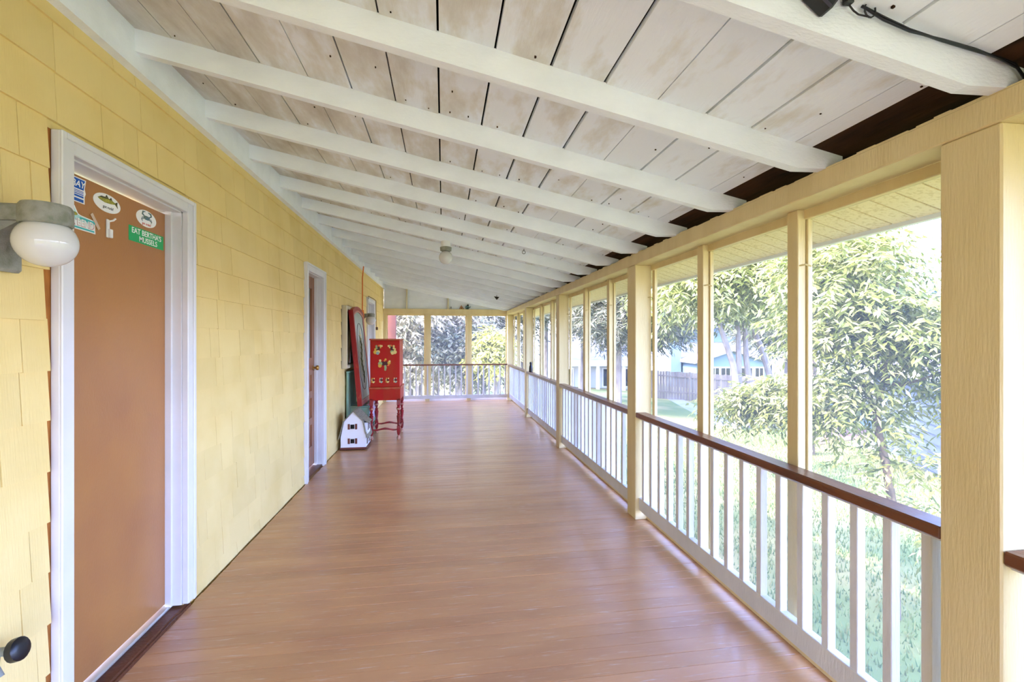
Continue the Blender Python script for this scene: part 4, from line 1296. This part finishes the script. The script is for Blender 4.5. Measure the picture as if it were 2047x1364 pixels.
# ---- second broad-leaved tree, farther, several thin stems
b0 = at(1470, 800, 15.0); b0.z = gz(b0.x, b0.y)
t2 = empty('forked_tree', b0); tag(t2, 'tree with several bare leaning stems standing before the fence', 'tree')
for k, pts in enumerate((((1472, 775), (1466, 730), (1452, 690), (1440, 655), (1436, 600)), ((1476, 775), (1477, 720), (1476, 670), (1470, 600)), ((1500, 775), (1492, 720), (1490, 670), (1487, 600)), ((1542, 765), (1534, 735), (1520, 690), (1500, 650), (1478, 620)))):
    P_ = [at(px, py, 15.0 + 0.3 * k) for px, py in pts]
    f = P_[0].copy(); f.z = gz(f.x, f.y) - 0.1
    branch(t2, [f] + P_, 0.13, 0.06, 'stem', 'bark_grey')
blobs = []
for px, py, r in ((1440, 560, 1.4), (1500, 580, 1.3), (1550, 560, 1.5), (1470, 520, 1.6), (1400, 560, 1.5), (1540, 500, 1.6), (1350, 590, 1.3), (1330, 540, 1.2)):
    blobs.append((*local(at(px, py, 15.3), t2), r, r, r * 0.75))
leaf_cloud('foliage', blobs, 2200, 9, 0.24, 0.08, 'leaf_mid', t2, 12, 0.45, 0.7)

# ---- overhanging leafy tree whose crown shows in the top of the bays
b0 = at(1500, 900, 9.0) + Vector((3.0, 2.0, 0)); b0.z = gz(b0.x, b0.y)
t4 = empty('leafy_tree', b0); tag(t4, 'leafy tree whose high crown hangs below the soffit', 'tree')
branch(t4, [b0 - Vector((0, 0, .1)), b0 + Vector((0.1, 0, 2.2)), b0 + Vector((-0.3, -0.4, 4.2)), b0 + Vector((-1.0, -0.8, 5.0))], 0.16, 0.06, 'trunk')
branch(t4, [b0 + Vector((0, 0, 3.0)), at(1560, 520, 8.6), at(1480, 540, 8.4), at(1440, 560, 8.2)], 0.06, 0.015)
blobs = [(*local(at(px, py, d), t4), r * 1.1, r * 1.1, r * 0.7) for px, py, d, r in ((1450, 560, 8.2, .55), (1510, 545, 8.2, .6), (1560, 590, 8.6, .5), (1480, 500, 8.4, .7), (1560, 500, 8.6, .7), (1440, 610, 8.3, .3), (1350, 580, 8.6, .5), (1380, 545, 8.6, .5), (1640, 470, 8.8, .8))]
leaf_cloud('foliage', blobs, 1700, 9, 0.15, 0.045, 'leaf_bright', t4, 14, 0.45, 0.4)


def conifer(px, base_d, top_py, radius, seed, label, matname='leaf_blue', nt=1500, nlen=0.30):
    b_ = at(px, 800, base_d); b_.z = gz(b_.x, b_.y)
    top = at(px, top_py, base_d).z - b_.z
    e_ = empty('conifer', b_); tag(e_, label, 'tree', 'conifers beyond the lawn')
    MB().tube([(0, 0, -0.1), (0.05, 0, top * 0.5), (0, 0, top * 0.97)], [radius * 0.09, radius * 0.06, 0.03], 8).build('trunk', 'bark_grey', e_, True)
    bl = []
    for k in range(9):
        f = (k + 0.5) / 9
        rr = radius * (1 - f) ** 0.8 + 0.15
        bl.append((0, 0, top * (0.36 + 0.62 * f), rr, rr, top * 0.07, rr))
    leaf_cloud('foliage', bl, nt, 12, nlen, nlen * 0.16, matname, e_, seed, 0.25, nlen * 2.2, 0.4)


conifer(1735, 32, 455, 3.0, 21, 'tall blue-green spruce rising behind the young tree', nt=2600, nlen=0.34)
conifer(1900, 34, 560, 3.5, 22, 'distant spruce showing beside the broad first post', nt=1500, nlen=0.4)
conifer(1575, 24, 430, 2.4, 23, 'dense dark conifer behind the forked tree', 'leaf_dark', 2600, 0.4)
conifer(1283, 21, 420, 2.2, 24, 'grey-green conifer behind the second post of the porch', 'leaf_dark', 2200, 0.36)
conifer(1235, 18, 380, 1.7, 25, 'feathery pine seen in the second screened bay', 'leaf_dark', 1900, 0.30)
conifer(1165, 24, 400, 1.8, 26, 'thin pine seen beside the third porch post', 'leaf_dark', 1600, 0.30)
conifer(1090, 27, 300, 2.0, 27, 'grey pine seen in the third screened bay', 'leaf_dark', 1800, 0.34)
conifer(1045, 22, 300, 1.5, 28, 'pine near the corner of the porch end', 'leaf_dark', 1500, 0.30)

# ---- trees beyond the porch end
k = 0
for px, py, d, r, mt, nt, lab in ((800, 655, 15.5, 1.6, 'leaf_end', 1100, 'pale leafy tree filling the first end screen'),
                                  (870, 650, 17.0, 1.9, 'leaf_end', 1500, 'grey-leaved tree behind the middle end screen'),
                                  (915, 695, 15.8, 1.0, 'leaf_dark', 600, 'darker low tree in the middle end screen'),
                                  (965, 640, 18.0, 2.0, 'leaf_end', 1500, 'tall pale tree in the last end screen'),
                                  (988, 692, 15.0, 0.55, 'leaf_yellow', 420, 'yellow-green bush glowing in the last end screen'),
                                  (835, 600, 19.5, 2.2, 'leaf_end', 1400, 'broad dark tree crown behind the end trees'),
                                  (930, 580, 21.0, 2.8, 'leaf_end', 1600, 'high grey tree crown above the end railing'),
                                  (1020, 600, 19.0, 1.8, 'leaf_dark', 1100, 'dark tree crown by the porch end corner')):
    c_ = at(px, py, d); b_ = Vector((c_.x, c_.y, gz(c_.x, c_.y)))
    e_ = empty('end_tree', b_); tag(e_, lab, 'tree', 'trees beyond the porch end')
    h_ = c_.z - b_.z
    MB().tube([(0, 0, -0.1), (0.08, 0.03, h_ * 0.5), (-0.06, 0, h_)], [0.13, 0.10, 0.05], 8).build('trunk', 'bark_grey', e_, True)
    g2 = random.Random(40 + k)
    bl = [(g2.uniform(-.7, .7) * r, g2.uniform(-.5, .5) * r, h_ + g2.uniform(-.8, .7) * r, r * .6, r * .6, r * .5) for _ in range(9)]
    bl.append((0, 0, h_, r * 0.8, r * 0.8, r * 0.8))
    leaf_cloud('foliage', bl, nt, 9, 0.20, 0.075, mt, e_, 50 + k, 0.4, 0.5)
    k += 1
# leaning grey trunk in the first end screen
lt = at(815, 800, 16.4); lt.z = gz(lt.x, lt.y)
e_ = empty('bare_tree', lt); tag(e_, 'leaning bare grey trunk in the first end screen', 'tree')
branch(e_, [lt - Vector((0, 0, .1)), at(820, 740, 16.4), at(832, 690, 16.4), at(846, 640, 16.4), at(860, 590, 16.4)], 0.16, 0.10, 'trunk', 'bark_grey')
branch(e_, [at(832, 690, 16.4), at(818, 650, 16.3), at(812, 610, 16.2)], 0.06, 0.03, 'branch', 'bark_grey')
# reddish timber post outside the end corner
tp_ = empty('timber_post', (-1.24, 11.55, -1.1)); tag(tp_, 'reddish-brown timber post outside the porch end corner', 'post')
MB().bbox(-0.10, 0.10, -0.08, 0.08, -0.05, 4.2, 0.008).build('shaft', 'redwood', tp_)
MB().bbox(-0.14, 0.14, -0.12, 0.12, -0.05, 0.10, 0.01).build('footing', 'concrete', tp_)

# ---- fence
fD = 24.0
A_ = at(1290, 800, fD + 1.0); B_ = at(1640, 800, fD - 1.5)
dirv = Vector((B_.x - A_.x, B_.y - A_.y, 0)); LN = dirv.length; dirv.normalize()
fe = empty('board_fence', (A_.x, A_.y, gz(A_.x, A_.y)), math.atan2(dirv.y, dirv.x))
tag(fe, 'weathered grey wooden board fence at the back of the lawn', 'fence')


def fz(s):
    p = A_ + dirv * s
    return gz(p.x, p.y) - fe.location.z


s = 0.0
bd_ = MB()
while s < LN:
    z_ = fz(s); bd_.box(s + 0.004, s + 0.14, -0.012, 0.012, z_ - 0.05, z_ + 1.48 + rnd.uniform(-.02, .02)); s += 0.145
tag(bd_.build('boards', 'fence_wood', fe), kind='stuff')
s = 0.0
while s < LN:
    z_ = fz(s); MB().bbox(s, s + 0.10, -0.09, -0.012, z_ - 0.05, z_ + 1.52, 0.006).build('fence_post', 'fence_wood', fe); s += 2.2
for zz in (0.35, 1.2):
    bm = MB(); z0_, z1_ = fz(0), fz(LN)
    bm._add([(0, -0.045, z0_ + zz), (LN, -0.045, z1_ + zz), (LN, -0.045, z1_ + zz + 0.09), (0, -0.045, z0_ + zz + 0.09), (0, -0.013, z0_ + zz), (LN, -0.013, z1_ + zz), (LN, -0.013, z1_ + zz + 0.09), (0, -0.013, z0_ + zz + 0.09)],
            [(0, 1, 2, 3), (7, 6, 5, 4), (3, 2, 6, 7), (0, 4, 5, 1)])
    bm.build('fence_rail', 'fence_wood', fe)


# ---- neighbour house with sunroom
def house_empty(name, px, d, label, rz=0.0):
    p = at(px, 800, d); p.z = gz(p.x, p.y)
    e_ = empty(name, p, -YAW + rz); tag(e_, label, 'house'); return e_


def house_window(e_, x0, x1, z0, z1, y, nm='window'):
    w_ = MB().box(x0 - 0.08, x1 + 0.08, y - 0.06, y + 0.02, z0 - 0.08, z1 + 0.08).build(nm, 'white_trim', e_)
    MB().box(x0, x1, y - 0.075, y - 0.05, z0, z1).build('pane', 'dark_glass', w_)
    MB().box((x0 + x1) / 2 - 0.02, (x0 + x1) / 2 + 0.02, y - 0.085, y - 0.07, z0, z1).build('muntin', 'white_trim', w_)


hA = house_empty('neighbour_house', 1440, 36.0, 'white and blue-grey neighbour house with a gabled sunroom behind the fence')
gA = hA.location.z
X = lambda px: (px - 1440) / 25.56
Z = lambda py: 1.45 - (py - 680) / 25.56 - gA
MB().box(X(1352), X(1556), 0, 8, -0.3, Z(684)).build('lower_wall', 'siding_white', hA)
MB().box(X(1340), X(1570), -0.25, 8, Z(684), Z(655)).build('upper_wall', 'siding_blue', hA)
MB().prism([(-0.9, Z(656)), (8.9, Z(656)), (8.9, Z(650)), (4.0, Z(590)), (-0.9, Z(648))], 'x', X(1330), X(1580)).build('roof', 'roof_grey', hA)
MB().box(X(1336), X(1356), -0.6, 0.3, -0.3, Z(645)).build('chimney', 'siding_blue', hA)
sr = [(X(1360), -0.3), (X(1488), -0.3), (X(1488), Z(721)), (X(1424), Z(700)), (X(1360), Z(721))]
MB().prism(sr, 'y', -3.2, 0.0).build('sunroom', 'siding_blue', hA)
MB().prism([(X(1354), Z(723)), (X(1424), Z(700)), (X(1494), Z(723)), (X(1494), Z(718)), (X(1424), Z(695)), (X(1354), Z(718))], 'y', -3.5, 0.0).build('sunroom_roof', 'roof_lilac', hA)
for a, b in ((1366, 1374), (1385, 1400), (1404, 1420), (1438, 1460), (1466, 1480)):
    house_window(hA, X(a), X(b), Z(768), Z(731), -3.2)
house_window(hA, X(1508), X(1518), Z(745), Z(724), 0.0)
house_window(hA, X(1530), X(1542), Z(745), Z(724), 0.0)

hB = house_empty('carport_house', 1200, 30.0, 'low white house with grey roof seen through the second bay')
gB = hB.location.z
X = lambda px: (px - 1200) / 30.67
Z = lambda py: 1.45 - (py - 680) / 30.67 - gB
MB().box(X(1110), X(1300), 0, 7, -0.3, Z(728)).build('wall', 'siding_white', hB)
MB().prism([(-1.2, Z(728)), (8, Z(728)), (8, Z(722)), (3.4, Z(665)), (-1.2, Z(720))], 'x', X(1100), X(1310)).build('roof', 'roof_grey', hB)
MB().box(X(1098), X(1312), -1.3, -1.2, Z(730), Z(719)).build('fascia', 'white_trim', hB)
for px in (1120, 1152, 1186, 1236):
    MB().bbox(X(px), X(px) + 0.2, -1.15, -0.95, -0.3, Z(729), 0.01).build('porch_column', 'white_trim', hB)
for a, b in ((1128, 1144), (1160, 1178), (1206, 1222), (1250, 1268)):
    house_window(hB, X(a), X(b), Z(772), Z(738), 0.0)

# ---- garage with lap siding
gc = at(1745, 872, 13.6); gc.z = gz(gc.x, gc.y)
ga = empty('garage', gc); tag(ga, 'blue-grey lap-sided garage with white corner trim behind the young tree', 'garage')
ga.rotation_euler = (0, 0, math.atan2(-0.85, -0.53))     # local +X runs along the sunny wall towards us
EV = 2.35
MB().box(0.03, 6.0, 0.03, 3.5, -0.4, EV).build('core', 'siding_garage', ga)
lapA = MB(); lapA._add([(0.06, 0.03, 0), (6.0, 0.03, 0), (6.0, -0.022, 0), (0.06, -0.022, 0), (0.06, 0.03, 0.205), (6.0, 0.03, 0.205), (6.0, 0.022, 0.205), (0.06, 0.022, 0.205)],
                       [(0, 1, 2, 3), (4, 7, 6, 5), (3, 2, 6, 7), (0, 3, 7, 4), (1, 5, 6, 2)])
lapA_me = lapA.data('siding_plank', 'siding_garage')
zz = -0.35
while zz < EV - 0.1:
    o = link('siding_plank', lapA_me, ga); o.location = (0, 0, zz)
    zz += 0.2
MB().bbox(-0.03, 0.10, -0.02, 0.09, -0.4, EV, 0.004).build('corner_trim', 'white_trim', ga)
MB().prism([(-0.35, EV - 0.02), (1.75, EV + 1.15), (3.85, EV - 0.02), (3.85, EV + 0.06), (1.75, EV + 1.24), (-0.35, EV + 0.06)], 'x', -0.3, 6.3).build('roof', 'roof_lilac', ga)
MB().box(-0.3, 6.3, -0.36, -0.33, EV - 0.12, EV + 0.05).build('fascia', 'white_trim', ga)
# low wall beyond the garage
lw0 = at(1650, 850, 17.0); lw0.z = gz(lw0.x, lw0.y)
lwe = empty('low_wall', lw0, -YAW - 0.2); tag(lwe, 'low blue-grey rendered wall in shade beyond the garage corner', 'wall')
MB().bbox(-0.6, 2.3, 0, 0.25, -0.3, 0.85, 0.02).build('wall_body', 'siding_blue', lwe)
MB().bbox(-0.65, 2.35, -0.04, 0.29, 0.85, 0.92, 0.02).build('coping', 'concrete', lwe)
